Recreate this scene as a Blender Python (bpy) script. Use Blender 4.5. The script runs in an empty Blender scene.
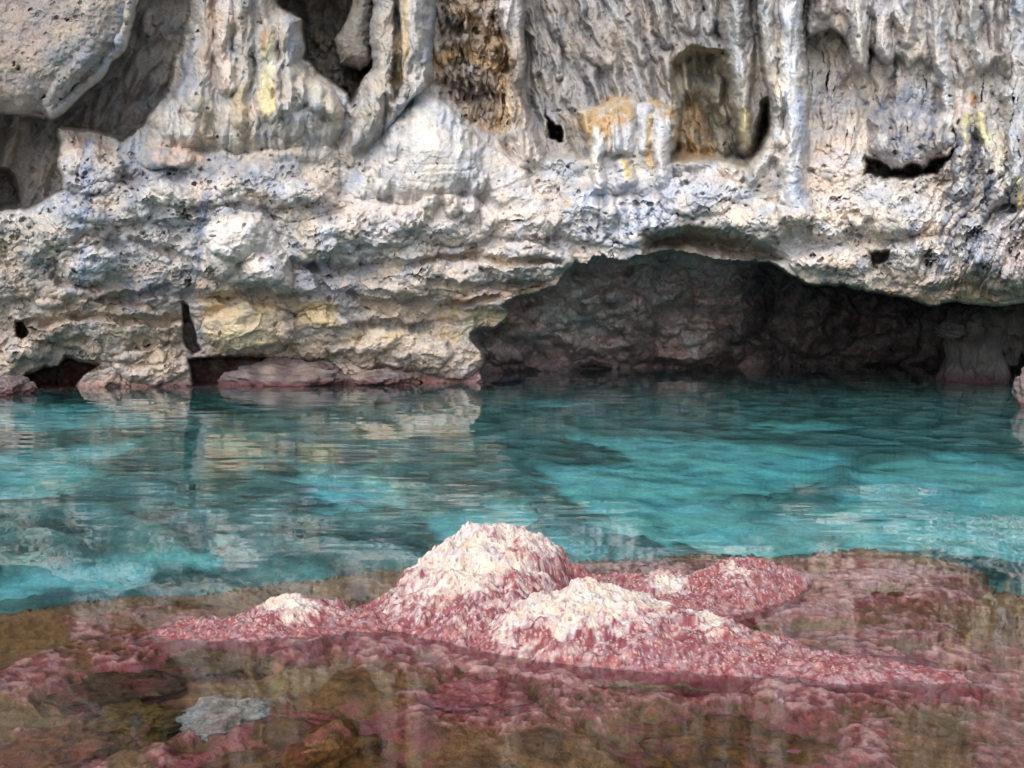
import bpy, bmesh, math, random
import numpy as np
from mathutils import Vector

R = math.radians
scene = bpy.context.scene
COL = scene.collection
rng = np.random.default_rng(7)

# ------------------------------------------------------------------ viewpoint
F, CX, CY, HORIZON = 996.0, 512.0, 384.0, 320.0
CAM_H = 1.7
PITCH = math.atan((CY - HORIZON) / F)
CP, SP = math.cos(PITCH), math.sin(PITCH)


def ray(u, v):
    """World direction (scaled to dy = 1) seen at a place of the view."""
    x = (np.asarray(u, float) - CX) / F
    y = -(np.asarray(v, float) - CY) / F
    dy = CP + y * SP
    dz = -SP + y * CP
    return x / dy, dz / dy


def at_depth(u, v, D):
    a, b = ray(u, v)
    return a * D, np.zeros_like(a) + D, CAM_H + b * D


def on_level(u, v, z=0.0):
    a, b = ray(u, v)
    D = (z - CAM_H) / b
    return a * D, D


# ------------------------------------------------------------------ noise
PERM = rng.permutation(256)
PERM = np.concatenate([PERM, PERM, PERM])
GR = rng.normal(size=(256, 3))
GR /= np.linalg.norm(GR, axis=1)[:, None]


def perlin(x, y, z=0.0):
    x, y, z = np.broadcast_arrays(np.asarray(x, float), np.asarray(y, float), np.asarray(z, float))
    xi, yi, zi = np.floor(x).astype(int), np.floor(y).astype(int), np.floor(z).astype(int)
    xf, yf, zf = x - xi, y - yi, z - zi
    xi, yi, zi = xi & 255, yi & 255, zi & 255
    fu = xf * xf * xf * (xf * (xf * 6 - 15) + 10)
    fv = yf * yf * yf * (yf * (yf * 6 - 15) + 10)
    fw = zf * zf * zf * (zf * (zf * 6 - 15) + 10)

    def g(i, j, k):
        h = PERM[PERM[PERM[xi + i] + yi + j] + zi + k]
        q = GR[h]
        return q[..., 0] * (xf - i) + q[..., 1] * (yf - j) + q[..., 2] * (zf - k)

    def mix(a, b, t):
        return a + (b - a) * t

    x00 = mix(g(0, 0, 0), g(1, 0, 0), fu)
    x10 = mix(g(0, 1, 0), g(1, 1, 0), fu)
    x01 = mix(g(0, 0, 1), g(1, 0, 1), fu)
    x11 = mix(g(0, 1, 1), g(1, 1, 1), fu)
    return mix(mix(x00, x10, fv), mix(x01, x11, fv), fw) * 1.5


def fbm(x, y, z=0.0, octv=4, gain=0.5):
    s, a, f = 0.0, 1.0, 1.0
    for i in range(octv):
        s = s + a * perlin(x * f + 17.3 * i, y * f - 5.1 * i, np.asarray(z) * f + 3.7 * i)
        a *= gain
        f *= 2.03
    return s


def ridged(x, y, z=0.0, octv=3, gain=0.5):
    s, a, f = 0.0, 1.0, 1.0
    for i in range(octv):
        s = s + a * (1 - 2 * np.abs(perlin(x * f + 9.1 * i, y * f + 4.4 * i, np.asarray(z) * f + 1.3 * i)))
        a *= gain
        f *= 2.0
    return s


def folds(x, y, z=0.0, octv=2, gain=0.5):
    """Rounded ridges with sharp creases between them, like draped stone."""
    s, a, f = 0.0, 1.0, 1.0
    for i in range(octv):
        s = s + a * (np.minimum(np.abs(perlin(x * f + 9.1 * i, y * f + 4.4 * i, np.asarray(z) * f + 1.3 * i)) * 2.2, 1.0) - 0.5)
        a *= gain
        f *= 2.0
    return s


def worley(x, y, seed=0):
    """2-D cellular noise: distance to the nearest seed and that cell's random value."""
    xi, yi = np.floor(x).astype(int), np.floor(y).astype(int)
    best = np.full(np.shape(x), 9.0)
    val = np.zeros(np.shape(x))
    for i in (-1, 0, 1):
        for j in (-1, 0, 1):
            cx, cy = xi + i, yi + j
            h = PERM[(PERM[(cx + seed * 31) & 255] + cy) & 255]
            h2 = PERM[(h + 57 + seed) & 255]
            h3 = PERM[(h2 + 113) & 255]
            d = np.hypot(cx + h / 255.0 - x, cy + h2 / 255.0 - y)
            m = d < best
            best = np.where(m, d, best)
            val = np.where(m, h3 / 255.0, val)
    return best, val


def n_ring(u, v):
    return fbm(u / 30, v / 12, 61.0, 2)


def sstep(a, b, x):
    t = np.clip((x - a) / (b - a), 0, 1)
    return t * t * (3 - 2 * t)


def lin(r, g, b, k=1.0):
    c = np.array([r, g, b], float) / 255.0
    return np.where(c <= 0.04045, c / 12.92, ((c + 0.055) / 1.055) ** 2.4) * k


def inside_distance(poly, U, V):
    """Signed distance to a polygon, positive inside."""
    p = np.asarray(poly, float)
    q = np.roll(p, -1, 0)
    best = np.full(U.shape, 1e9)
    ins = np.zeros(U.shape, bool)
    for (ax, ay), (bx, by) in zip(p, q):
        ex, ey = bx - ax, by - ay
        t = np.clip(((U - ax) * ex + (V - ay) * ey) / (ex * ex + ey * ey + 1e-9), 0, 1)
        best = np.minimum(best, (U - ax - t * ex) ** 2 + (V - ay - t * ey) ** 2)
        c = (ay > V) != (by > V)
        xx = ax + (V - ay) * ex / (ey if abs(ey) > 1e-9 else 1e-9)
        ins ^= c & (U < xx)
    d = np.sqrt(best)
    return np.where(ins, d, -d)


def line_distance(pts, U, V):
    """Distance to a polyline relative to its local radius: pts are (u, v, r)."""
    best = np.full(U.shape, 1e9)
    for (ax, ay, ar), (bx, by, br) in zip(pts[:-1], pts[1:]):
        ex, ey = bx - ax, by - ay
        t = np.clip(((U - ax) * ex + (V - ay) * ey) / (ex * ex + ey * ey + 1e-9), 0, 1)
        d = np.hypot(U - ax - t * ex, V - ay - t * ey) / (ar + t * (br - ar))
        best = np.minimum(best, d)
    return best


# ------------------------------------------------------------------ mesh helpers
def link(name, me, mat, parent=None):
    o = bpy.data.objects.new(name, me)
    COL.objects.link(o)
    if mat:
        me.materials.append(mat)
    if parent is not None:
        o.parent = parent
    return o


def mesh_from(name, co, faces, colors=None, normals=None):
    me = bpy.data.meshes.new(name)
    co = np.ascontiguousarray(co, dtype=np.float32)
    faces = np.ascontiguousarray(faces, dtype=np.int32)
    n, m, k = len(co), len(faces), faces.shape[1]
    me.vertices.add(n)
    me.vertices.foreach_set('co', co.ravel())
    me.loops.add(m * k)
    me.loops.foreach_set('vertex_index', faces.ravel())
    me.polygons.add(m)
    me.polygons.foreach_set('loop_start', np.arange(0, m * k, k, dtype=np.int32))
    me.polygons.foreach_set('loop_total', np.full(m, k, dtype=np.int32))
    me.polygons.foreach_set('use_smooth', np.ones(m, dtype=bool))
    me.update(calc_edges=True)
    if colors is not None:
        at = me.color_attributes.new('stain', 'FLOAT_COLOR', 'POINT')
        c4 = np.ones((n, 4), dtype=np.float32)
        c4[:, :colors.shape[1]] = colors
        at.data.foreach_set('color', c4.ravel())
    if normals is not None:
        me.normals_split_custom_set_from_vertices(np.asarray(normals, dtype=np.float32).tolist())
    return me


def grid_faces(nr, nc):
    i = np.arange(nr * nc).reshape(nr, nc)
    return np.stack([i[:-1, :-1], i[1:, :-1], i[1:, 1:], i[:-1, 1:]], -1).reshape(-1, 4)


def grid_normals(P):
    du = np.gradient(P, axis=1)
    dv = np.gradient(P, axis=0)
    n = np.cross(dv, du)
    return n / (np.linalg.norm(n, axis=2, keepdims=True) + 1e-12)


def tag(o, label=None, cat=None, group=None, kind=None):
    if label:
        o['label'] = label
    if cat:
        o['category'] = cat
    if group:
        o['group'] = group
    if kind:
        o['kind'] = kind
    return o


# ------------------------------------------------------------------ materials
def nodes_of(name):
    m = bpy.data.materials.new(name)
    m.use_nodes = True
    nt = m.node_tree
    nt.nodes.clear()
    out = nt.nodes.new('ShaderNodeOutputMaterial')
    return m, nt, out


def N(nt, kind, **kw):
    n = nt.nodes.new(kind)
    for k, v in kw.items():
        if k.startswith('i_'):
            key = k[2:]
            n.inputs[int(key) if key.isdigit() else key.replace('_', ' ')].default_value = v
        else:
            setattr(n, k, v)
    return n


def rock_material(name, scale=1.0, bump=0.04, rough=0.9, spec=0.25, mottled=0.35, pits=0.5):
    m, nt, out = nodes_of(name)
    L = nt.links.new
    b = N(nt, 'ShaderNodeBsdfPrincipled')
    b.inputs['Roughness'].default_value = rough
    b.inputs['Specular IOR Level'].default_value = spec
    at = N(nt, 'ShaderNodeAttribute', attribute_name='stain')
    geo = N(nt, 'ShaderNodeNewGeometry')
    n1 = N(nt, 'ShaderNodeTexNoise', i_Scale=3.0 * scale, i_Detail=6.0, i_Roughness=0.65)
    n2 = N(nt, 'ShaderNodeTexNoise', i_Scale=22.0 * scale, i_Detail=4.0, i_Roughness=0.7)
    vo = N(nt, 'ShaderNodeTexVoronoi', i_Scale=9.0 * scale)
    for n in (n1, n2, vo):
        L(geo.outputs['Position'], n.inputs['Vector'])
    mr = N(nt, 'ShaderNodeMapRange')
    mr.inputs[1].default_value, mr.inputs[2].default_value = 0.3, 0.7
    mr.inputs[3].default_value, mr.inputs[4].default_value = 1 - mottled, 1 + mottled
    L(n1.outputs['Fac'], mr.inputs[0])
    mr2 = N(nt, 'ShaderNodeMapRange')
    mr2.inputs[1].default_value, mr2.inputs[2].default_value = 0.3, 0.7
    mr2.inputs[3].default_value, mr2.inputs[4].default_value = 1 - mottled, 1 + mottled
    L(n2.outputs['Fac'], mr2.inputs[0])
    mu = N(nt, 'ShaderNodeMath', operation='MULTIPLY')
    L(mr.outputs[0], mu.inputs[0])
    L(mr2.outputs[0], mu.inputs[1])
    vm = N(nt, 'ShaderNodeVectorMath', operation='SCALE')
    L(at.outputs['Color'], vm.inputs[0])
    L(mu.outputs[0], vm.inputs['Scale'])
    # warm / cool drift of the stone
    n3 = N(nt, 'ShaderNodeTexNoise', i_Scale=1.3 * scale, i_Detail=5.0, i_Roughness=0.6)
    L(geo.outputs['Position'], n3.inputs['Vector'])
    cr = N(nt, 'ShaderNodeValToRGB')
    cr.color_ramp.elements[0].position, cr.color_ramp.elements[0].color = 0.35, (0.93, 0.99, 1.08, 1)
    cr.color_ramp.elements[1].position, cr.color_ramp.elements[1].color = 0.65, (1.08, 1.0, 0.90, 1)
    L(n3.outputs['Fac'], cr.inputs['Fac'])
    vm2 = N(nt, 'ShaderNodeVectorMath', operation='MULTIPLY')
    L(vm.outputs[0], vm2.inputs[0])
    L(cr.outputs['Color'], vm2.inputs[1])
    L(vm2.outputs[0], b.inputs['Base Color'])
    # relief
    add = N(nt, 'ShaderNodeMath', operation='ADD')
    sc = N(nt, 'ShaderNodeMath', operation='MULTIPLY', i_1=0.45)
    L(n2.outputs['Fac'], sc.inputs[0])
    L(n1.outputs['Fac'], add.inputs[0])
    L(sc.outputs[0], add.inputs[1])
    pm = N(nt, 'ShaderNodeMapRange')
    pm.inputs[1].default_value, pm.inputs[2].default_value = 0.05, 0.35
    pm.inputs[3].default_value, pm.inputs[4].default_value = -pits, 0.0
    L(vo.outputs['Distance'], pm.inputs[0])
    add2 = N(nt, 'ShaderNodeMath', operation='ADD')
    L(add.outputs[0], add2.inputs[0])
    L(pm.outputs[0], add2.inputs[1])
    bp = N(nt, 'ShaderNodeBump', i_Strength=1.0, i_Distance=bump)
    L(add2.outputs[0], bp.inputs['Height'])
    L(bp.outputs['Normal'], b.inputs['Normal'])
    L(b.outputs[0], out.inputs['Surface'])
    return m


def water_material():
    m, nt, out = nodes_of('clear_sea_water')
    L = nt.links.new
    g = N(nt, 'ShaderNodeBsdfPrincipled')
    g.inputs['Base Color'].default_value = (1, 1, 1, 1)
    g.inputs['Roughness'].default_value = 0.0
    g.inputs['IOR'].default_value = 1.33
    g.inputs['Transmission Weight'].default_value = 1.0
    L(g.outputs[0], out.inputs['Surface'])
    va = N(nt, 'ShaderNodeVolumeAbsorption')
    va.inputs['Color'].default_value = WATER_COLOR
    va.inputs['Density'].default_value = WATER_DENSITY
    L(va.outputs[0], out.inputs['Volume'])
    return m


# ------------------------------------------------------------------ tunables
WATER_COLOR = (0.10, 0.86, 0.95, 1)
WATER_DENSITY = 0.225
SUN_DIR = (44.0, 203.0)          # elevation, azimuth (deg): behind the viewer, from the left
SUN_STRENGTH, SUN_ANGLE = 1.0, 60.0
SKY_STRENGTH = 0.15
EXPOSURE = 0.86

MAT_ROCK = rock_material('weathered_limestone', 1.0, 0.032, 0.92, 0.2, 0.16, 0.5)
MAT_CAVE = rock_material('cave_rock', 0.8, 0.03, 0.85, 0.25, 0.25, 0.2)
MAT_CRUST = rock_material('pink_coralline_rock', 7.0, 0.008, 0.75, 0.35, 0.18, 0.6)
MAT_REEF = rock_material('algae_covered_reef', 6.0, 0.012, 0.8, 0.2, 0.3, 0.5)
MAT_BED = rock_material('seabed_rock', 0.7, 0.05, 0.9, 0.1, 0.22, 0.3)

# ================================================================== THE CLIFF
STEP = 1.0
us = np.concatenate([np.arange(-900, -30, 30.0), np.arange(-30, 1055, STEP), np.arange(1055, 1950, 30.0)])
vs = np.concatenate([np.arange(-900, -24, 20.0), np.arange(-24, 404, STEP), np.arange(404, 520, 12.0)])
U0, V0 = np.meshgrid(us, vs)
# natural wobble of every traced outline
wu = 5 * fbm(U0 / 34, V0 / 34, 1.5, 3) + 1.6 * fbm(U0 / 7, V0 / 7, 8.5, 2)
wv = 5 * fbm(U0 / 34, V0 / 34, 21.5, 3) + 1.6 * fbm(U0 / 7, V0 / 7, 28.5, 2)
U = U0 + wu
V = V0 + wv
# a gentler wobble, for outlines that must stay where they are
Us = U0 + 0.6 * wu
Vs = V0 + 0.6 * wv

base_u = np.interp(U0, [-900, 0, 300, 480, 600, 800, 1024, 1900], [18.0, 24.0, 25.6, 26.6, 26.2, 25.2, 24.0, 18.0])
prof = np.interp(V0, [-900, -300, 0, 115, 145, 165, 190, 230, 290, 310, 345, 400, 520],
                 [-6.0, -1.0, 0.7, 0.5, 0.05, -0.2, -0.45, -0.75, -0.55, 0.1, 0.55, 0.75, 0.9])
D = base_u + prof
AMP = np.ones_like(D)              # how rough the surface is there
PART = np.zeros(D.shape, int)
NAMES = {}
RIBW = 1 + 0.45 * fbm(U0 / 16, V0 / 34, 71.0, 3)


def box(poly, pad):
    p = np.asarray(poly, float)
    r = np.where((vs >= p[:, 1].min() - pad) & (vs <= p[:, 1].max() + pad))[0]
    c = np.where((us >= p[:, 0].min() - pad) & (us <= p[:, 0].max() + pad))[0]
    return slice(r[0], r[-1] + 1), slice(c[0], c[-1] + 1)


def hollow(poly, depth, feather=4, gentle=True, rel=None):
    """Sink a region to a given distance (or by rel metres)."""
    s = box(poly, 14)
    d = inside_distance(poly, (Us if gentle else U)[s], (Vs if gentle else V)[s])
    m = sstep(0, feather, d)
    if rel is None:
        tgt = depth if not callable(depth) else depth(U0[s], V0[s])
        D[s] = D[s] * (1 - m) + tgt * m
    else:
        D[s] += rel * m


def swell(poly, amt, round_=14, gentle=True, depth=None):
    """Raise a region towards the viewer with rounded shoulders."""
    s = box(poly, 14)
    d = inside_distance(poly, (Us if gentle else U)[s], (Vs if gentle else V)[s])
    t = np.clip(d / round_, 0, 1)
    h = np.sqrt(np.clip(1 - (1 - t) ** 2, 0, 1))
    if depth is not None:
        m = sstep(0, 2.5, d)
        dd_ = np.interp(V0[s], depth[0], depth[1]) if isinstance(depth, tuple) else depth
        tgt = dd_ - amt * h
        k_ = np.clip(0.5 + 0.5 * (D[s] - tgt) / 0.3, 0, 1)          # rounded union with what is already there
        uni = D[s] * (1 - k_) + tgt * k_ - 0.3 * k_ * (1 - k_)
        D[s] = D[s] * (1 - m) + uni * m
    else:
        D[s] -= amt * h


def rib(pts, amt, gentle=True):
    """A half-round rib, column or drip along a line of (u, v, r)."""
    p = np.asarray(pts, float)
    s = box(p[:, :2], p[:, 2].max() + 10)
    d = line_distance(pts, (Us if gentle else U)[s], (Vs if gentle else V)[s])
    d = d * RIBW[s] * 0.86
    D[s] -= amt * np.clip(1 - d * d, 0, 1) ** 0.85


def part(pid, name, label, *polys):
    NAMES[pid] = (name, label)
    for poly in polys:
        s = box(poly, 12)
        d = inside_distance(poly, Us[s], Vs[s])
        PART[s] = np.where(d > 0, pid, PART[s])


# --- upper level: hollows first
P_RECESS_L = [(-60, 104), (0, 110), (45, 118), (95, 80), (125, 45), (138, -60), (196, -60), (190, 20), (177, 60), (170, 92),
              (158, 106), (143, 128), (120, 142), (100, 135), (62, 128), (60, 160), (66, 190), (30, 210), (-60, 216)]
P_CAVITY = [(262, -60), (276, 10), (301, 20), (303, 62), (318, 76), (345, 96), (350, 108), (364, 82), (373, 66), (372, -60)]
P_FRINGE = [(434, -30), (490, -40), (508, 38), (520, 62), (526, 110), (505, 142), (480, 132), (455, 105), (434, 82)]
P_FLUTED = [(524, -60), (730, -60), (727, 40), (735, 100), (742, 160), (690, 165), (600, 160), (545, 160), (524, 110), (518, 60)]
P_ALCOVE = [(668, 62), (690, 45), (726, 48), (738, 100), (748, 146), (760, 100), (768, 92), (774, 120), (766, 150), (748, 172),
            (700, 166), (664, 164), (668, 120)]
P_HOLE_C = [(547, 104), (551, 116), (557, 125), (564, 127), (565, 140), (548, 140)]
P_HOLE_R = [(862, 154), (870, 158), (880, 157), (890, 165), (902, 167), (912, 162), (924, 164), (940, 154), (960, 147), (952, 160), (940, 172), (926, 175), (912, 182), (896, 179), (884, 180), (872, 175), (862, 176)]
hollow(P_RECESS_L, lambda u, v: 27.0 + 0.5 * fbm((u + 0.4 * v) / 26, v / 60, 77.0, 3), 4)
hollow([(-60, 160), (8, 168), (20, 190), (22, 205), (-60, 212)], 28.5, 6)
hollow(P_CAVITY, lambda u, v: 29.6 + 0.5 * fbm(u / 20, v / 26, 79.0, 3), 5)
swell([(333, 40), (345, 20), (360, -30), (373, -30), (373, 62), (360, 72), (340, 66)], 1.2, 16, depth=27.9)
hollow(P_FRINGE, 27.2, 10)
hollow(P_FLUTED, lambda u, v: 27.6 - 0.005 * (u - 520) - 0.004 * (v - 60), 10)
hollow(P_ALCOVE, lambda u, v: 27.9 + 0.010 * (u - 690) + 0.4 * fbm(u / 24, v / 40, 83.0, 3), 12)
rib([(686, 50, 9), (684, 100, 9), (690, 165, 14)], 0.5)
rib([(716, 60, 7), (724, 110, 9), (728, 160, 14)], 0.35)
hollow(P_HOLE_C, lambda u, v: 29.6 + 0.5 * fbm(u / 8, v / 8, 88.0, 2), 4, False)

# the fluted wall: long folds that drape down to the right
s = box(P_FLUTED, 4)
fd = inside_distance(P_FLUTED, Us[s], Vs[s])
uu, vv = U[s], V[s]
fold = folds((uu - 0.38 * vv) / 30, vv / 130, 4.2, 2) + 0.4 * folds((uu - 0.3 * vv) / 14, vv / 90, 9.2, 2)
D[s] -= 0.5 * fold * sstep(2, 10, fd)
for pts in ([(540, -30, 5), (552, 40, 6), (560, 75, 4)], [(575, -30, 6), (585, 50, 6), (608, 62, 5)], [(625, -30, 6), (632, 30, 6), (640, 60, 5)],
            [(655, -30, 7), (660, 30, 7), (668, 45, 4)], [(612, 60, 5), (622, 100, 5)], [(640, 50, 5), (650, 100, 5)],
            [(668, 58, 5), (673, 95, 6), (676, 125, 5)], [(530, 10, 5), (535, 70, 5)], [(690, -20, 6), (694, 30, 5)], [(715, -20, 6), (712, 30, 5)]):
    rib(pts, 0.35)

# --- flowstone column on the left
P_COL_A = [(197, -60), (190, 20), (177, 60), (171, 92), (158, 106), (143, 130), (140, 165), (205, 176), (262, 172), (330, 176),
           (346, 112), (330, 86), (312, 76), (303, 62), (301, 20), (276, 10), (262, -60)]
swell(P_COL_A, 1.5, 36, depth=([-60, 60, 110, 135, 160, 176], [26.3, 26.2, 26.0, 26.1, 26.5, 27.2]))
for pts, a in (([(222, -30, 8), (224, 40, 8), (228, 85, 10)], 0.4), ([(205, -30, 9), (203, 50, 10), (190, 100, 14)], 0.3),
               ([(265, 30, 10), (267, 70, 12), (270, 110, 10)], 0.35), ([(288, 15, 12), (292, 55, 10)], 0.45), ([(288, 75, 15), (290, 100, 14)], 0.5),
               ([(308, 88, 12), (330, 105, 14)], 0.45), ([(280, 118, 17), (290, 122, 16)], 0.45), ([(245, -30, 9), (243, 60, 8), (240, 120, 10)], 0.3),
               ([(165, 115, 16), (190, 135, 18)], 0.4)):
    rib(pts, a)
swell([(140, 146), (200, 150), (270, 148), (338, 150), (338, 205), (140, 205)], 0.55, 22, False)
# the two columns running down into the pale mound
P_COL_B = [(372, -60), (373, 68), (365, 84), (350, 114), (330, 162), (345, 175), (385, 135), (412, 100), (434, 82), (433, 40), (438, -60)]
swell(P_COL_B, 1.1, 22, depth=([-60, 70, 110, 145, 175], [26.5, 26.4, 26.2, 26.5, 27.3]))
rib([(410, -40, 16), (412, 40, 15), (414, 95, 17)], 0.6)
rib([(383, -40, 9), (384, 60, 9), (372, 110, 12), (350, 155, 12)], 0.35)
hollow([(394, -40), (399, -40), (401, 40), (403, 85), (393, 105), (391, 80)], 0, 2, rel=0.7)
P_MOUND = [(424, 86), (446, 100), (466, 121), (490, 146), (526, 170), (540, 205), (490, 222), (400, 220), (335, 205), (345, 172), (382, 132), (405, 104)]
swell(P_MOUND, 0.5, 40, depth=([80, 110, 150, 190, 222], [26.55, 26.2, 25.95, 25.95, 26.5]))
rib([(425, 96, 18), (428, 130, 40), (430, 162, 54)], 0.85)
rib([(452, 112, 9), (484, 155, 14), (500, 190, 14)], 0.14)
rib([(404, 108, 8), (380, 150, 12), (365, 190, 12)], 0.12)
P_COL_E = [(489, -60), (526, -60), (520, 60), (514, 92), (530, 130), (548, 166), (505, 168), (498, 140), (524, 110), (518, 62), (508, 38)]
swell([(489, -60), (530, -60), (524, 60), (522, 95), (534, 130), (552, 168), (515, 172), (496, 140), (503, 110), (508, 70), (500, 30)], 0.8, 18, depth=26.6)
# fringes of the brown wall
s = box(P_FRINGE, 4)
fd = inside_distance(P_FRINGE, Us[s], Vs[s])
D[s] -= 0.32 * folds(U[s] / 8, V[s] / 34, 2.2, 2) * sstep(2, 8, fd)
for v0 in (28, 62, 92):
    for k in range(8):
        u0 = 440 + k * 9 + rng.uniform(-3, 3)
        rib([(u0, v0 - 18 + rng.uniform(-4, 4), 5), (u0 + 1, v0 + rng.uniform(-4, 6), 2.5)], 0.3)

# --- the crusted pedestal
P_PED = [(577, 110), (584, 140), (591, 160), (588, 196), (672, 196), (670, 162), (680, 136), (672, 112), (656, 100), (640, 104), (618, 97), (600, 104)]
swell(P_PED, 0.8, 12, depth=([90, 150, 196], [26.6, 26.3, 26.1]))
for pts, a in (([(598, 128, 8), (597, 160, 7), (600, 188, 6)], 0.5), ([(612, 112, 8), (614, 150, 7)], 0.3), ([(628, 108, 9), (626, 150, 8)], 0.35),
               ([(645, 112, 7), (645, 150, 6)], 0.3), ([(660, 120, 8), (661, 150, 8), (664, 178, 8)], 0.5), ([(622, 165, 8), (626, 180, 8)], 0.4),
               ([(583, 112, 7), (586, 132, 6)], 0.3), ([(672, 112, 6), (674, 134, 5)], 0.3), ([(606, 118, 3), (607, 150, 3)], 0.2)):
    rib(pts, a)
# --- right of the alcove: dripping columns
P_COL_J = [(728, -60), (725, 40), (729, 70), (736, 100), (738, 132), (746, 147), (753, 140), (752, 100), (766, 90), (778, 110), (766, 150),
           (744, 176), (752, 205), (808, 214), (808, 170), (805, 120), (805, 60), (802, 20), (812, -60)]
swell([(728, -60), (724, 40), (729, 70), (736, 100), (738, 132), (746, 148), (754, 140), (753, 100), (757, 60), (752, 20), (752, -60)], 0.8, 12, depth=26.1)
swell([(748, -60), (760, 40), (766, 80), (772, 110), (764, 148), (744, 178), (738, 205), (815, 216), (812, 170), (808, 120), (808, 60), (804, 20), (814, -60)], 0.7, 14, depth=([-60, 120, 180, 216], [25.3, 25.2, 25.2, 25.5]))
rib([(793, -40, 14), (793, 60, 11), (794, 120, 13), (793, 170, 14), (796, 212, 16)], 0.7)
rib([(765, -40, 9), (768, 50, 8), (776, 100, 9), (772, 140, 9), (752, 170, 11)], 0.5)
rib([(738, -40, 8), (735, 50, 9), (742, 90, 8), (746, 140, 6)], 0.4)
# --- right upper draperies with hanging tips
P_DRAPE = [(812, -60), (806, 40), (830, 30), (842, 40), (856, 70), (868, 68), (872, 50), (884, 68), (896, 58), (905, 70), (922, 60), (936, 75), (962, 90),
           (985, 80), (1010, 70), (1060, 60), (1060, -60)]
swell(P_DRAPE, 0.5, 12, depth=25.2)
for pts, a in (([(850, -40, 11), (858, 30, 9), (863, 66, 6)], 0.6), ([(878, -40, 9), (882, 30, 8), (888, 60, 5)], 0.5), ([(905, -40, 10), (906, 40, 8)], 0.45),
               ([(930, -40, 9), (938, 40, 8), (945, 90, 8), (943, 140, 8)], 0.6), ([(962, -40, 12), (972, 30, 11), (982, 62, 10)], 0.5),
               ([(825, -40, 9), (823, 10, 9)], 0.3), ([(1018, -40, 16), (1018, 100, 14), (1014, 180, 12)], 0.7), ([(990, -40, 8), (998, 40, 8), (1002, 90, 9)], 0.4)):
    rib(pts, a)
swell([(868, 118), (900, 104), (930, 108), (946, 125), (942, 150), (920, 166), (900, 168), (880, 160), (868, 150)], 0.9, 20)
hollow(P_HOLE_R, lambda u, v: 26.5 + 0.9 * fbm(u / 14, v / 10, 87.0, 3), 6, False)
for pts, a in (([(965, 118, 6), (964, 150, 9), (962, 190, 10)], 0.5), ([(982, 116, 9), (990, 150, 11), (998, 195, 11)], 0.7), ([(1012, 150, 8), (1018, 200, 9)], 0.5)):
    rib(pts, a)
# flowstone fan sweeping down to the left below
s = box([(890, 120), (1030, 300)], 2)
uu, vv = U[s], V[s]
fan = folds((uu + 0.45 * (vv - 130) * sstep(130, 240, vv)) / 10, vv / 110, 6.6, 3)
fm = sstep(905, 950, uu + 0.35 * (vv - 200)) * sstep(120, 150, vv) * (1 - sstep(285, 300, vv))
D[s] -= 0.28 * fan * fm
swell([(985, 232), (1005, 212), (1060, 205), (1060, 300), (990, 290), (975, 262)], 0.6, 20)

# --- the big overhanging block, upper left
P_BLOCK = [(-900, -900), (150, -900), (139, 0), (137, 20), (130, 40), (118, 60), (98, 82), (78, 100), (60, 118), (50, 122), (40, 112),
           (20, 116), (0, 110), (-60, 104), (-900, 104)]
swell(P_BLOCK, 1.7, 60, depth=24.6)
rib([(134, -30, 7), (132, 25, 7), (115, 62, 8), (80, 96, 8), (55, 116, 8)], 0.35)
rib([(45, 108, 6), (70, 75, 8), (95, 50, 8)], 0.25)

# --- middle ledge: lumps and terraces
for (u, v, ru, rv, a) in ((90, 170, 34, 26, 0.7), (110, 205, 45, 22, 0.5), (165, 158, 28, 12, 0.5), (75, 225, 40, 24, 0.6), (175, 205, 34, 20, 0.4),
                          (235, 235, 32, 26, 0.8), (262, 270, 22, 18, 0.7), (215, 262, 24, 18, 0.6), (90, 262, 32, 22, 0.8), (45, 245, 30, 18, 0.4),
                          (300, 200, 34, 22, 0.5), (330, 235, 34, 22, 0.5), (380, 225, 44, 24, 0.6), (450, 220, 48, 24, 0.6), (520, 215, 42, 26, 0.6),
                          (585, 215, 34, 32, 0.5), (640, 220, 40, 26, 0.5), (700, 195, 44, 20, 0.6), (760, 222, 36, 22, 0.8), (830, 215, 42, 26, 0.6),
                          (890, 215, 44, 26, 0.6), (525, 262, 44, 22, 0.6), (450, 275, 44, 16, 0.3), (490, 300, 34, 9, 0.5), (250, 330, 48, 26, 0.9),
                          (320, 335, 40, 24, 0.7), (400, 350, 54, 22, 0.6), (450, 358, 36, 20, 0.5), (110, 330, 60, 30, 0.5), (150, 365, 40, 18, 0.5),
                          (40, 320, 34, 22, 0.4), (10, 355, 30, 24, 0.5), (930, 262, 50, 26, 0.5), (1000, 262, 40, 30, 0.5), (835, 262, 40, 16, 0.4),
                          (30, 350, 24, 14, 0.4)):
    q = np.array([(u - ru, v - rv), (u + ru, v + rv)])
    s = box(q, 12)
    d = np.hypot((U[s] - u) / ru, (V[s] - v) / rv)
    D[s] -= a * np.sqrt(np.clip(1 - d * d, 0, 1))
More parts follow.
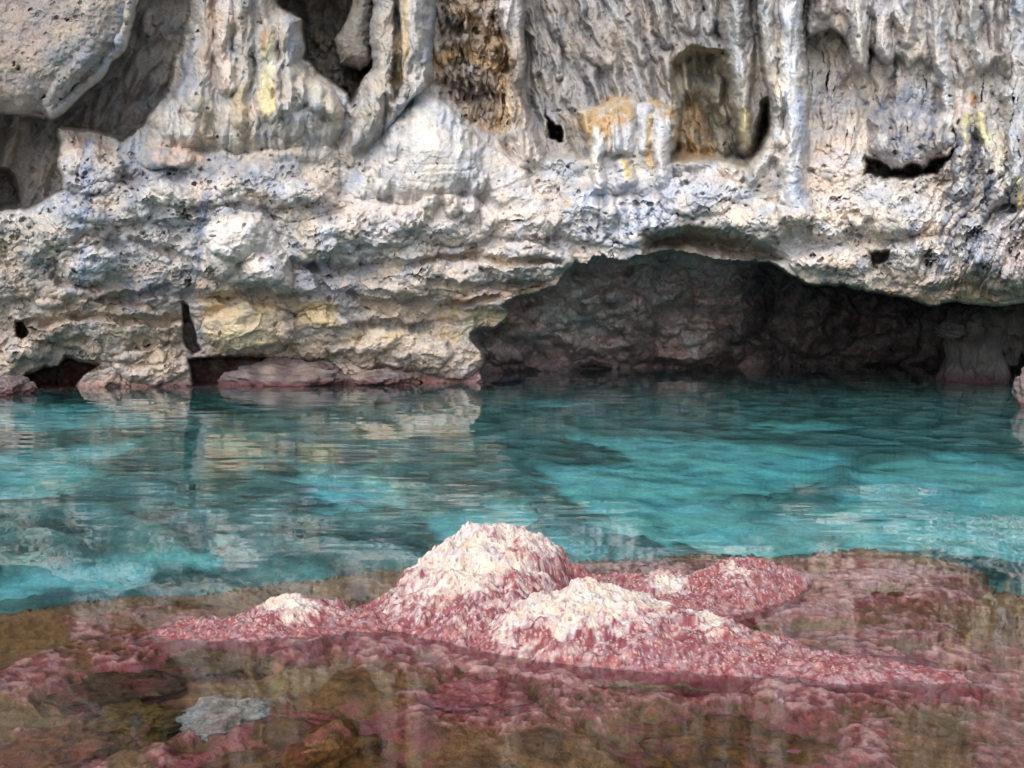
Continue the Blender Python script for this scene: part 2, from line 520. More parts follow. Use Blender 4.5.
# creases under the overhanging layers
for pts, a in (([(292, 262, 6), (330, 268, 6), (380, 270, 7), (430, 262, 6), (480, 258, 6), (556, 262, 4)], 0.55),
               ([(350, 296, 4), (385, 306, 6), (420, 300, 4)], 0.5), ([(430, 284, 3), (480, 286, 4), (540, 284, 3)], 0.35),
               ([(100, 300, 4), (150, 292, 6), (200, 296, 7), (290, 300, 6)], 0.5), ([(30, 322, 5), (80, 318, 5), (160, 322, 5), (190, 318, 5)], 0.5),
               ([(440, 306, 3), (500, 298, 4)], 0.4), ([(355, 325, 4), (400, 326, 4), (460, 322, 4)], 0.3), ([(60, 282, 5), (100, 286, 5)], 0.4),
               ([(130, 240, 4), (185, 258, 4), (205, 268, 3)], 0.35)):
    rib(pts, -0.7 * a, False)
hollow([(181, 300), (190, 306), (196, 330), (203, 350), (192, 356), (184, 340)], 0, 3, rel=1.2)
rib([(312, 266, 5), (330, 300, 3)], -0.4)
swell([(232, 215), (262, 210), (278, 240), (292, 262), (292, 288), (276, 298), (258, 282), (238, 288), (216, 278), (206, 250)], 0.6, 12)

# --- the sea cave and the notches at the waterline
LIP = [(482, 384), (478, 370), (484, 364), (480, 352), (471, 342), (469, 334), (480, 328), (494, 327), (506, 316), (508, 310), (500, 304), (516, 297),
       (540, 292), (556, 286), (562, 274), (572, 262), (586, 265), (592, 257), (606, 258), (620, 262), (638, 254), (664, 250), (690, 253),
       (715, 258), (742, 259), (768, 261), (790, 274), (809, 282), (844, 284), (872, 291), (907, 297), (930, 303), (962, 303), (1000, 304), (1060, 300)]
P_CAVE = LIP + [(1300, 300), (1300, 540), (482, 540)]
# soffit of the arch, seen from below
hollow([(640, 232), (690, 222), (745, 230), (790, 255), (800, 268), (742, 266), (690, 258), (640, 258)], 0, 18, rel=1.6)
swell([(786, 262), (800, 252), (850, 250), (872, 262), (872, 292), (840, 286), (805, 284)], 0.35, 8)
hollow([(868, 251), (893, 250), (888, 262), (872, 268)], 0, 4, rel=1.3)


def cave_depth(u, v):
    w = np.interp(u, [460, 520, 600, 690, 780, 850, 940, 1100], [29.5, 33.6, 35.0, 35.8, 37.0, 37.8, 38.4, 39.0])
    t = np.clip((v - 245) / 125.0, 0, 1.4)
    return w - 7.0 * (1 - np.clip(t, 0, 1)) ** 1.2 * np.interp(u, [500, 640, 800, 1000], [1, 0.9, 0.6, 0.5])


s = box([(440, 225), (1300, 540)], 2)
cd = inside_distance(P_CAVE, Us[s], Vs[s])
cavem = sstep(0, 3.0, cd)
us_, vs_ = U[s], V[s]
cz = cave_depth(U0[s] + 40 * fbm(U0[s] / 90, V0[s] / 60, 91.0, 3), V0[s] + 20 * fbm(U0[s] / 60, V0[s] / 40, 95.0, 3))
for (u, v, ru, rv, a) in ((560, 300, 40, 34, 0.9), (540, 350, 60, 26, 1.0), (610, 330, 50, 40, 0.8), (665, 300, 30, 40, 0.9), (735, 300, 40, 44, 0.8),
                          (700, 350, 44, 30, 1.0), (645, 275, 16, 14, 0.5), (760, 360, 30, 22, 0.6), (815, 320, 44, 36, 0.9), (880, 330, 40, 36, 0.8),
                          (510, 340, 26, 26, 0.8), (840, 368, 50, 12, 0.5), (585, 370, 40, 12, 0.6), (920, 330, 30, 40, 0.5)):
    d = np.hypot((us_ - u) / ru, (vs_ - v) / rv)
    cz = cz - a * np.sqrt(np.clip(1 - d * d, 0, 1))
cz = cz + 0.5 * folds((us_ + 0.7 * vs_) / 75, (vs_ - 0.5 * us_) / 50, 3.3, 2) - 0.35 * fbm(us_ / 40, vs_ / 26, 1.1, 3) - 0.1 * fbm(us_ / 10, vs_ / 9, 8.1, 3)
D[s] = D[s] * (1 - cavem) + cz * cavem
PART_CAVE = np.zeros(D.shape, bool)
PART_CAVE[s] = cd > 1.5

P_NOTCH = [[(20, 376), (40, 366), (54, 366), (64, 355), (76, 360), (101, 362), (88, 374), (74, 392), (22, 394)],
           [(186, 358), (215, 356), (246, 356), (286, 358), (300, 366), (318, 372), (330, 360), (345, 372), (352, 384), (350, 396), (192, 396)],
           [(14, 322), (24, 320), (30, 332), (22, 342), (14, 338)]]
for p, dd in zip(P_NOTCH, (27.5, 28.0, 25.8)):
    hollow(p, dd, 4)

# --- surface roughness by zone, carried by the depth itself
zu = 1 - sstep(140, 175, V0)
zm = sstep(140, 170, V0) * (1 - sstep(255, 300, V0))
zl = sstep(255, 300, V0)
cav = np.where(PART_CAVE, 0.0, 1.0)
SMOOTH = np.zeros_like(D)
for p_, a_ in ((P_COL_A, 0.75), (P_COL_B, 0.85), (P_MOUND, 0.95), (P_COL_E, 0.7), (P_COL_J, 0.8), (P_DRAPE, 0.7), (P_FLUTED, 0.95), (P_BLOCK, 0.2), (P_RECESS_L, 0.6),
               (P_CAVITY, 0.5), (P_ALCOVE, 0.6), (P_PED, 0.6), ([(206, 218), (262, 210), (290, 262), (290, 296), (262, 284), (216, 280)], 0.6),
               ([(200, 300), (285, 302), (284, 350), (206, 350)], 0.6)):
    s_ = box(p_, 10)
    SMOOTH[s_] = np.maximum(SMOOTH[s_], a_ * sstep(-8, 8, inside_distance(p_, U[s_], V[s_])))
grit = 1 - 0.75 * SMOOTH
FLUTE = np.ones_like(D)
for p_, a_ in ((P_BLOCK, 0.95), (P_RECESS_L, 0.8), (P_CAVITY, 0.8), (P_FLUTED, 0.75), (P_ALCOVE, 0.75), (P_MOUND, 0.85), (P_FRINGE, 0.7)):
    s_ = box(p_, 14)
    FLUTE[s_] *= 1 - a_ * sstep(-8, 8, inside_distance(p_, U[s_], V[s_]))
form = 0.30 * fbm(U / 70, V / 48, 51.0, 3) * (1 - 0.7 * SMOOTH)
rough = (zu * ((0.26 * folds(U / 21, V / 100, 5.5, 2) + 0.08 * folds(U / 9, V / 50, 15.5, 2)) * FLUTE + (0.03 + 0.05 * (1 - FLUTE)) * grit * fbm(U / 18, V / 20, 2.2, 4))
         + zm * grit * (0.14 * fbm(U / 22, V / 17, 6.1, 4) + 0.03 * ridged(U / 7, V / 6, 3.1, 2))
         + zl * (0.10 * fbm(U / 46, V / 10, 7.7, 4) + 0.07 * fbm(U / 14, V / 10, 1.9, 3) * grit))
D -= (rough + form * (zm + zl)) * cav * sstep(-140, -35, V0)
D -= 0.9 * fbm(U0 / 120, V0 / 90, 101.0, 3) * sstep(-30, -140, V0)
D -= 0.022 * fbm(U / 3.0, V / 3.0, 12.0, 2) * grit
# growth rings round the smooth mound
s_ = box(P_MOUND, 10)
D[s_] += 0.016 * sstep(0.5, 0.95, np.sin((V0[s_] + 0.012 * (U0[s_] - 430) ** 2 * 0.2 + 3 * n_ring(U0[s_], V0[s_])) * 2 * math.pi / 9.0)) * sstep(150, 165, V0[s_])
# broken blocks and bedding steps
for su, sv, a_, sd_ in ((34.0, 13.0, 0.16, 11), (13.0, 8.0, 0.07, 12)):
    _, val = worley(U / su + 0.4 * fbm(U / 20, V / 20, 5.0, 2), V / sv + 0.4 * fbm(U / 20, V / 20, 15.0, 2), sd_)
    D -= a_ * (val - 0.5) * (0.9 * zl + 0.6 * zm + 0.1 * zu) * grit * cav
# karst pits
for sc, thr, dep, seed in ((4.2, 0.0, 0.07, 1), (2.8, 0.0, 0.05, 2), (7.0, 0.0, 0.14, 5)):
    dd, val = worley(U / sc, V / (sc * 0.85), seed)
    clus = np.clip(0.25 + 1.5 * fbm(U / 45, V / 22, seed + 30.0, 3), 0, 1)
    dens = (0.36 * zm + 0.05 * zu + 0.05 * zl) * clus * (1 - 0.9 * SMOOTH) * (0.5 if sc > 7 else 1.0)
    D += dep * sstep(0.42, 0.22, dd) * (val > 1 - dens) * cav

# ------------------------------------------------------------------ stone colours
K = 0.92
C = np.zeros(D.shape + (3,))


def A(r, g, b):
    return lin(r, g, b, K)


n1 = fbm(U0 / 60, V0 / 45, 11.0, 4)
n2 = fbm(U0 / 20, V0 / 16, 14.0, 4)
n3 = fbm(U0 / 9, V0 / 30, 18.0, 3)


def mixc(m, c):
    C[:] = C * (1 - m[..., None]) + np.asarray(c) * m[..., None]


C[:] = A(196, 188, 180)
mixc(sstep(-0.1, 0.6, n1), A(212, 196, 186))
mixc(sstep(0.0, 0.7, -n1) * 0.9, A(172, 178, 190))
mixc(zu * sstep(-0.1, 0.5, n3) * 0.7, A(150, 148, 150))
mixc(zu * sstep(0.1, 0.6, -n3) * 0.6, A(214, 206, 200))
mixc(zm * sstep(0.0, 0.5, n2) * 0.8, A(226, 216, 208))
mixc(zm * sstep(0.1, 0.6, -n2) * 0.6, A(140, 148, 164))
mixc(zl * 0.75, A(192, 180, 168))
mixc(zl * sstep(0.0, 0.5, n2) * 0.7, A(206, 194, 172))
mixc(zl * sstep(0.1, 0.5, -n2) * 0.7, A(146, 148, 146))
mixc(zl * sstep(0.15, 0.6, fbm(U0 / 34, V0 / 14, 41.0, 3)) * 0.4, A(164, 156, 112))


def paint(poly, c, strength=0.8, feather=8, broken=0.6, fine=14.0):
    s = box(poly, feather + 12)
    d = inside_distance(poly, U[s], V[s])
    m = sstep(-feather * 0.5, feather, d) * strength
    m = m * np.clip(1 - broken + broken * (0.5 + 1.3 * fbm(U0[s] / fine, V0[s] / fine, len(poly) * 3.3 + c[0] * 40, 3)) * 1.6, 0, 1)
    C[s] = C[s] * (1 - m[..., None]) + np.asarray(c) * m[..., None]


def streak(pts, c, strength=0.85, broken=0.5):
    p = np.asarray(pts, float)
    s = box(p[:, :2], p[:, 2].max() * 1.6 + 8)
    d = line_distance(pts, U[s], V[s])
    m = (1 - sstep(0.45, 1.25, d)) * strength
    m = m * np.clip(1 - broken + broken * (0.5 + 1.3 * fbm(U0[s] / 5, V0[s] / 22, p[0, 0] * 0.1, 3)) * 1.6, 0, 1)
    C[s] = C[s] * (1 - m[..., None]) + np.asarray(c) * m[..., None]


WHITE, BLUE, DBLUE = A(236, 228, 222), A(150, 162, 186), A(92, 100, 122)
OCHRE, ORANGE, BROWN = A(196, 170, 112), A(190, 140, 70), A(116, 88, 62)
YELLOW, PINKISH, TAUPE = A(224, 208, 140), A(206, 178, 166), A(128, 118, 110)
OLIVE, GREY = A(150, 148, 108), A(132, 134, 140)
paint(P_BLOCK, A(164, 150, 142), 0.85, 10, 0.5, 40)
paint([(-40, -40), (60, -40), (75, 40), (20, 80), (-40, 70)], A(182, 160, 150), 0.8, 20, 0.7, 18)
paint([(40, 40), (110, 20), (120, 60), (60, 115), (40, 105)], GREY, 0.7, 12, 0.6)
streak([(134, -30, 6), (131, 25, 6), (115, 60, 6), (80, 96, 5), (52, 118, 5)], A(190, 190, 186), 0.8)
streak([(122, 10, 4), (120, 40, 5), (108, 66, 4)], BLUE, 0.9)
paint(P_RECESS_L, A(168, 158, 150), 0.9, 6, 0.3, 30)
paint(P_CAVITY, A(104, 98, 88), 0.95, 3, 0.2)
paint(P_COL_A, A(186, 178, 168), 0.7, 6, 0.5)
streak([(222, -30, 7), (223, 40, 7), (227, 80, 7)], A(228, 206, 194), 0.95)
streak([(210, -30, 6), (211, 60, 7), (214, 90, 6)], A(176, 146, 126), 0.8)
streak([(265, 36, 7), (267, 70, 8), (268, 105, 9)], YELLOW, 0.95, 0.3)
streak([(268, 40, 5), (271, 80, 5)], A(238, 230, 196), 0.9, 0.3)
streak([(262, 30, 6), (263, 48, 5)], A(150, 110, 70), 0.8)
streak([(250, -30, 8), (248, 60, 8)], GREY, 0.7)
streak([(292, 20, 8), (295, 60, 6)], BLUE, 0.7)
streak([(193, 40, 8), (185, 90, 9)], BLUE, 0.7)
streak([(165, 110, 14), (185, 140, 12)], A(206, 204, 204), 0.9)
streak([(205, 100, 10), (208, 140, 10)], OCHRE, 0.5)
streak([(240, 90, 10), (240, 140, 9)], A(190, 172, 140), 0.7)
streak([(312, 84, 10), (330, 104, 10)], A(206, 196, 176), 0.8)
paint(P_COL_B, A(166, 160, 156), 0.7, 5, 0.5)
streak([(405, -40, 8), (402, 30, 7), (398, 80, 6)], A(206, 176, 120), 0.85)
streak([(415, -40, 10), (418, 50, 9), (418, 95, 9)], A(208, 204, 200), 0.8)
streak([(428, -30, 5), (428, 60, 5)], BLUE, 0.7)
streak([(382, 20, 7), (380, 80, 7), (362, 120, 8)], A(176, 170, 160), 0.8)
paint(P_MOUND, A(206, 202, 202), 0.9, 10, 0.4)
streak([(404, 104, 6), (380, 140, 7), (358, 175, 8)], A(158, 166, 184), 0.9)
streak([(460, 120, 7), (478, 165, 9)], A(180, 180, 184), 0.8)
streak([(428, 108, 12), (426, 150, 16)], A(238, 232, 226), 0.8)
streak([(340, 150, 12), (322, 175, 12)], A(192, 182, 172), 0.8)
paint(P_FRINGE, A(150, 128, 104), 0.9, 5, 0.4)
for k in range(9):
    u0 = 440 + 8.5 * k
    streak([(u0, 12 + 10 * math.sin(k * 2.1), 3), (u0 + 2, 40, 4)], A(120, 104, 98), 0.7)
    streak([(u0 + 3, 66 + 5 * math.sin(k), 3), (u0 + 4, 96, 4)], A(104, 92, 94), 0.8)
streak([(438, 62, 7), (470, 52, 6), (495, 70, 7)], A(196, 156, 92), 0.85)
streak([(455, 10, 8), (490, 30, 9), (505, 60, 7)], A(186, 150, 96), 0.6)
streak([(500, 66, 10), (508, 100, 9), (500, 130, 8)], A(206, 172, 122), 0.8)
streak([(508, -30, 14), (513, 30, 11)], A(228, 214, 208), 0.95)
streak([(512, 90, 8), (520, 130, 9), (538, 165, 9)], A(206, 186, 166), 0.8)
paint(P_FLUTED, A(148, 142, 139), 0.9, 5, 0.45, 24)
for u0, dv in ((535, 0.3), (556, 0.35), (580, 0.3), (603, 0.35), (632, 0.2), (650, 0.15), (690, 0.0), (712, 0.05)):
    streak([(u0, -30, 4), (u0 + 60 * dv, 50, 5), (u0 + 110 * dv, 100, 4)], A(196, 190, 188) if u0 % 2 else A(126, 120, 120), 0.65)
paint(P_ALCOVE, A(158, 148, 122), 0.9, 6, 0.4)
paint([(680, 100), (705, 98), (716, 130), (718, 164), (672, 164), (676, 130)], A(140, 106, 58), 0.95, 8, 0.4, 8)
paint([(720, 120), (746, 110), (744, 160), (722, 164)], A(122, 118, 104), 0.9, 6, 0.3)
paint(P_PED, A(206, 204, 206), 0.85, 4, 0.4)
paint([(574, 116), (598, 100), (618, 94), (640, 100), (632, 124), (612, 126), (602, 142), (588, 150)], A(176, 142, 80), 0.95, 5, 0.5, 7)
paint([(640, 102), (656, 98), (674, 112), (682, 136), (674, 148), (666, 130), (650, 112)], A(168, 136, 76), 0.95, 5, 0.5, 7)
streak([(598, 132, 6), (597, 165, 6), (599, 188, 5)], A(244, 238, 228), 0.95, 0.2)
streak([(606, 120, 4), (607, 150, 4)], A(206, 160, 90), 0.9)
streak([(650, 120, 4), (651, 165, 4)], A(216, 184, 130), 0.9)
streak([(661, 125, 7), (664, 175, 7)], A(214, 216, 224), 0.9)
streak([(624, 164, 6), (628, 180, 5)], A(214, 184, 104), 0.95, 0.2)
streak([(566, 200, 5), (570, 206, 4)], A(216, 180, 100), 0.9)
streak([(573, 130, 6), (575, 152, 8)], A(160, 154, 146), 0.8)
streak([(737, -30, 8), (735, 50, 9), (744, 90, 8), (746, 110, 6)], A(160, 162, 160), 0.85)
streak([(746, 112, 6), (747, 140, 6)], A(190, 178, 120), 0.9)
streak([(768, -30, 9), (770, 60, 8), (776, 110, 8), (756, 165, 8)], A(196, 188, 176), 0.85)
streak([(793, -40, 12), (792, 60, 9), (793, 120, 9), (792, 200, 11)], A(214, 218, 228), 0.95, 0.3)
streak([(798, 90, 5), (799, 200, 6)], BLUE, 0.8)
streak([(783, 30, 4), (782, 120, 4), (784, 190, 4)], A(232, 222, 208), 0.8)
paint(P_DRAPE, A(186, 178, 176), 0.7, 6, 0.5)
for pts, c in (([(855, -30, 5), (863, 62, 5)], A(210, 204, 190)), ([(880, -30, 6), (888, 58, 5)], A(214, 200, 196)), ([(868, -20, 4), (874, 40, 4)], A(120, 112, 112)),
               ([(906, -30, 8), (906, 40, 6)], A(204, 198, 196)), ([(938, -20, 6), (946, 80, 6), (944, 140, 5)], A(216, 214, 216)),
               ([(962, -30, 8), (978, 40, 9), (984, 60, 9)], A(196, 196, 192)), ([(1018, -30, 12), (1018, 180, 10)], A(176, 182, 194)),
               ([(1000, -10, 6), (1002, 70, 6)], A(150, 140, 134)), ([(823, 0, 12), (830, 60, 12)], A(168, 152, 144)), ([(845, 40, 5), (842, 80, 6)], A(136, 128, 124))):
    streak(pts, c, 0.8)
paint([(866, 104), (905, 84), (940, 100), (944, 150), (905, 166), (868, 155)], A(118, 122, 136), 0.95, 10, 0.5, 10)
paint([(812, 70), (860, 74), (866, 110), (840, 130), (812, 120)], A(176, 160, 150), 0.7, 10, 0.6)
paint([(812, 130), (850, 135), (862, 180), (840, 205), (812, 200)], A(214, 194, 182), 0.8, 8, 0.5)
streak([(970, 96, 4), (970, 104, 4)], A(206, 150, 70), 0.95)
streak([(965, 118, 5), (963, 145, 5)], A(196, 184, 110), 0.9)
streak([(980, 118, 8), (986, 140, 8)], A(216, 206, 140), 0.95, 0.3)
streak([(994, 140, 8), (1002, 180, 8)], A(226, 220, 196), 0.9)
streak([(1016, 175, 4), (1020, 205, 4)], A(214, 198, 96), 0.95)
for pts, c in (([(972, 130, 5), (970, 190, 5), (952, 240, 5), (930, 280, 4)], DBLUE), ([(958, 140, 4), (954, 190, 5), (940, 240, 5)], A(120, 128, 148)),
               ([(988, 170, 5), (986, 210, 5), (966, 260, 6)], DBLUE), ([(1006, 195, 5), (1000, 230, 5), (980, 270, 6)], A(110, 118, 140)),
               ([(980, 190, 4), (976, 230, 4), (950, 275, 4)], A(206, 206, 210)), ([(1014, 200, 4), (990, 250, 4)], A(190, 196, 206)),
               ([(945, 200, 6), (925, 250, 6), (905, 280, 6)], A(206, 194, 180))):
    streak(pts, c, 0.8, 0.4)
streak([(940, 286, 5), (1000, 292, 6), (1040, 290, 6)], A(176, 158, 124), 0.7)
streak([(870, 288, 4), (930, 298, 4), (1000, 300, 4)], A(176, 150, 90), 0.7)
paint([(985, 230), (1010, 212), (1060, 205), (1060, 280), (990, 275)], A(196, 184, 186), 0.8, 10, 0.4)
# pitted ledge, blues and whites
paint([(560, 196), (600, 182), (700, 176), (740, 190), (690, 225), (650, 250), (600, 256), (565, 240)], A(176, 184, 204), 0.85, 12, 0.5, 9)
for k in range(16):
    u0 = 580 + 5.2 * k + rng.uniform(-2, 2)
    streak([(u0, 195 + rng.uniform(-6, 6), 2.0), (u0, 230 + rng.uniform(-10, 18), 2.0)], A(86, 92, 112) if k % 2 else A(226, 226, 228), 0.7)
paint([(480, 175), (560, 180), (565, 240), (520, 250), (430, 240), (440, 200)], A(216, 202, 194), 0.75, 12, 0.5, 12)
paint([(640, 230), (690, 222), (750, 232), (790, 256), (742, 262), (690, 256), (640, 256)], A(150, 134, 106), 0.8, 6, 0.4)
paint([(700, 205), (800, 212), (900, 205), (905, 240), (840, 245), (760, 240)], A(224, 208, 190), 0.75, 10, 0.5, 12)
paint([(110, 150), (170, 145), (310, 160), (310, 185), (220, 180), (120, 200)], A(126, 130, 144), 0.75, 10, 0.6, 8)
paint([(140, 140), (200, 142), (205, 165), (160, 168)], A(200, 170, 152), 0.85, 6, 0.5, 9)
paint([(64, 122), (96, 120), (118, 150), (90, 160), (62, 150)], A(196, 166, 146), 0.85, 6, 0.5, 9)
paint([(60, 170), (110, 165), (120, 200), (70, 210)], A(176, 172, 176), 0.6, 8, 0.5)
streak([(90, 145, 8), (88, 190, 9), (80, 230, 8)], BLUE, 0.8)
streak([(205, 195, 7), (203, 235, 8), (195, 275, 8)], A(130, 142, 168), 0.85)
paint([(140, 215), (200, 205), (200, 245), (150, 240)], A(178, 178, 184), 0.7, 8, 0.5)
paint([(60, 250), (120, 248), (128, 275), (70, 290)], A(206, 204, 208), 0.9, 6, 0.4)
streak([(84, 250, 6), (86, 285, 6)], BLUE, 0.8)
paint([(206, 218), (262, 210), (290, 262), (290, 296), (262, 284), (216, 280)], A(232, 226, 222), 0.9, 6, 0.35)
paint([(280, 190), (420, 196), (520, 210), (550, 240), (420, 250), (300, 250)], A(216, 206, 202), 0.75, 12, 0.5, 12)
streak([(300, 235, 7), (306, 222, 5)], A(214, 200, 172), 0.9)
paint([(300, 258), (380, 262), (360, 300), (310, 310), (290, 290)], A(150, 158, 174), 0.8, 8, 0.5, 9)
paint([(120, 270), (200, 268), (190, 310), (120, 310)], A(146, 150, 162), 0.8, 8, 0.6, 9)
paint([(200, 295), (285, 302), (282, 345), (240, 356), (206, 350)], A(208, 190, 140), 0.85, 8, 0.5, 12)
paint([(206, 350), (280, 348), (286, 362), (206, 362)], A(216, 196, 166), 0.8, 5, 0.4)
streak([(192, 300, 7), (200, 340, 6)], A(180, 184, 190), 0.8)
paint([(290, 305), (335, 300), (340, 330), (300, 330)], A(196, 176, 112), 0.8, 6, 0.5, 9)
paint([(280, 335), (330, 332), (338, 362), (300, 368), (276, 350)], A(206, 190, 166), 0.85, 6, 0.4)
paint([(340, 325), (470, 328), (480, 345), (340, 345)], A(206, 196, 158), 0.7, 6, 0.5, 9)
paint([(350, 345), (480, 345), (484, 378), (350, 378)], A(190, 176, 158), 0.8, 6, 0.4)
paint([(430, 305), (500, 306), (508, 314), (490, 328), (440, 322)], A(206, 194, 140), 0.8, 5, 0.5, 9)
streak([(352, 322, 7), (400, 326, 7), (432, 324, 6)], A(96, 96, 84), 0.7, 0.7)
paint([(400, 286), (540, 284), (550, 292), (500, 300), (420, 302)], A(156, 146, 130), 0.7, 5, 0.5, 9)
streak([(440, 256, 4), (520, 258, 4), (552, 262, 4)], A(156, 126, 84), 0.7)
streak([(455, 300, 3), (510, 294, 3), (550, 286, 3)], A(150, 104, 64), 0.8)
paint([(-40, 215), (60, 225), (60, 300), (-40, 300)], A(176, 164, 150), 0.7, 10, 0.5)
paint([(-40, 300), (190, 306), (180, 345), (-40, 345)], A(160, 152, 132), 0.6, 12, 0.6, 14)
paint([(60, 335), (190, 325), (186, 365), (100, 372)], A(174, 160, 138), 0.8, 8, 0.5)
# the tide band: pink coralline crust just above the water
wl = 390 - 0.021 * U0
tide = sstep(-17, -5, V + 3 * n2 - wl) * (V0 > 340) * cav
mixc(np.clip(tide * 0.8 * (0.7 + 0.7 * n3), 0, 1), A(170, 128, 126))
mixc(np.clip(sstep(-4.5, -1.0, V0 - wl) * (V0 > 340) * cav, 0, 1) * 0.7, A(140, 84, 82))
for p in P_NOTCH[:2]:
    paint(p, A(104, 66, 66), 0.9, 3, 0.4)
# cave stone: own tones, plus painted shade at the deep right end
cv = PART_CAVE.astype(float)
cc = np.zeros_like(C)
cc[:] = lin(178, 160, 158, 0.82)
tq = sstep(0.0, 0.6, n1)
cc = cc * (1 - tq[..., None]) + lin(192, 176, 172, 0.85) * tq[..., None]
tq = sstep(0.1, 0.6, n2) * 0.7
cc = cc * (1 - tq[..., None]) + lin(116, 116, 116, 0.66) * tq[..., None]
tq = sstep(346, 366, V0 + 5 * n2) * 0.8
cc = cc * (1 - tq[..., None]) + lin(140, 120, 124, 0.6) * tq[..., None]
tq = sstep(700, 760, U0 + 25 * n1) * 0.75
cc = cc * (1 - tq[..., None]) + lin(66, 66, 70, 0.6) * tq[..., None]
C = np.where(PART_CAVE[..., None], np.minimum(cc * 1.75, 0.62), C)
# unseen wall high above, darkened to cut its pale reflection in the water
mixc(sstep(-30, -130, V0) * (0.75 + 0.5 * np.clip(n1, -0.5, 0.5)), A(112, 108, 104))
# grain
C *= (1 + 0.16 * fbm(U0 / 4.0, V0 / 4.0, 33.0, 3))[..., None]
lum = C @ np.array([0.25, 0.6, 0.15])
C = np.where(PART_CAVE[..., None], C, C * ((0.47 + 0.8 * (lum - 0.47)) / np.maximum(lum, 0.02))[..., None])
lum = C @ np.array([0.25, 0.6, 0.15])
C = np.where(PART_CAVE[..., None], C, lum[..., None] + 0.68 * (C - lum[..., None])) * np.array([0.995, 0.99, 0.995])
C = np.clip(C * (1 + (cav * zl)[..., None] * np.array([0.05, -0.02, -0.03])), 0.01, 0.82)

# ------------------------------------------------------------------ the parts of the cliff
part(1, 'overhanging_block', 'massive grey brown block overhanging the upper left', P_BLOCK)
part(2, 'recess_wall', 'shaded back wall of the recess under the overhanging block', P_RECESS_L)
part(3, 'cavity', 'dark deep cavity between two flowstone columns', P_CAVITY)
part(4, 'fringed_wall', 'orange brown wall hung with stone fringes', P_FRINGE)
part(5, 'fluted_wall', 'grey wall of long draped flutes', P_FLUTED)
part(6, 'alcove', 'rounded ochre stained alcove with dark floor', P_ALCOVE)
part(7, 'flowstone_column', 'broad flowstone column with a yellow streak', P_COL_A)
part(8, 'flowstone_column', 'twin grey and ochre columns above the pale mound', P_COL_B)
part(9, 'flowstone_column', 'pinkish white column beside the brown fringed wall', P_COL_E)
part(10, 'flowstone_mound', 'smooth pale dome of flowstone', P_MOUND)
part(11, 'pedestal', 'squat pedestal with an orange crust and white drips', P_PED)
part(12, 'flowstone_column', 'pale blue white dripping columns right of the alcove', P_COL_J)
part(13, 'stone_drapery', 'hanging stone draperies along the upper right', P_DRAPE)
part(14, 'stalagmite', 'yellow topped ribs with dark blue streaks', [(956, 112), (990, 110), (1006, 150), (1024, 190), (1024, 215), (985, 232), (960, 232), (950, 160)])
part(15, 'undercut_base', 'layered beige base with a pink tide band', [(-900, 300), (190, 300), (290, 302), (420, 302), (500, 300), (520, 310), (490, 420), (482, 540), (-900, 540)])
part(16, 'hole', 'small black hole in the fluted wall', P_HOLE_C)
part(17, 'hole', 'dark slot under a blue grey bulge', P_HOLE_R)
NAMES[18] = ('cave_wall', 'dark back wall of the sea cave, shade painted into its right end')
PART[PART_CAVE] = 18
NAMES[0] = ('ledge', 'pale pitted ledge running across the whole cliff')

X, Y, Z = at_depth(U0, V0, D)
P = np.stack([X, Y, Z], -1)
nrm = grid_normals(P)
fl = np.sign((nrm * (np.array([0, 0, CAM_H]) - P)).sum(-1, keepdims=True))
nrm = nrm * np.where(fl == 0, 1, fl)
jump = np.abs(np.gradient(D, axis=0)) + np.abs(np.gradient(D, axis=1))
calm = 1 - sstep(0.15, 0.7, jump)
disp = (1 - 0.7 * SMOOTH) * (0.07 * fbm(P[..., 0] / 0.55, P[..., 1] / 0.55, P[..., 2] / 0.55, 3) + 0.022 * fbm(P[..., 0] / 0.14, P[..., 1] / 0.14, P[..., 2] / 0.14, 3))
P = P + nrm * (disp * calm)[..., None]
# close the top and back so that no light leaks in behind the face
nr, nc = P.shape[:2]
nrm = grid_normals(P)
fl = np.sign((nrm * (np.array([0, 0, CAM_H]) - P)).sum(-1, keepdims=True))
nrm = nrm * np.where(fl == 0, 1, fl)
F4 = grid_faces(nr, nc)
pf = PART[:-1, :-1].ravel()
cliff = bpy.data.objects.new('cliff', None)
COL.objects.link(cliff)
cliff.location = (0, 26, 0)
tag(cliff, 'tall pale limestone cliff with flowstone columns above a low dark sea cave', 'cliff', kind='structure')
flatP, flatN, flatC = P.reshape(-1, 3), nrm.reshape(-1, 3), C.reshape(-1, 3)
for pid in sorted(NAMES):
    sel = F4[pf == pid]
    if not len(sel):
        continue
    ids, inv = np.unique(sel, return_inverse=True)
    name, lab = NAMES[pid]
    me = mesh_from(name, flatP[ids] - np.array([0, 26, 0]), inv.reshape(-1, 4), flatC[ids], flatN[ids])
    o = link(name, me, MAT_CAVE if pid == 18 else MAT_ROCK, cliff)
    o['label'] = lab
top = P[0]
edge = np.concatenate([P[::-1, 0], P[0], P[:, -1]])
back = edge + np.array([0, 60.0, 0])
back[:, 2] = np.maximum(back[:, 2], 22)
vv = np.concatenate([edge, back])
n = len(edge)
fcs = np.array([(i, i + 1, n + i + 1, n + i) for i in range(n - 1)])
me = mesh_from('cliff_mass', vv - np.array([0, 26, 0]), fcs, np.tile(A(180, 170, 160), (len(vv), 1)))
o = link('cliff_mass', me, MAT_ROCK, cliff)


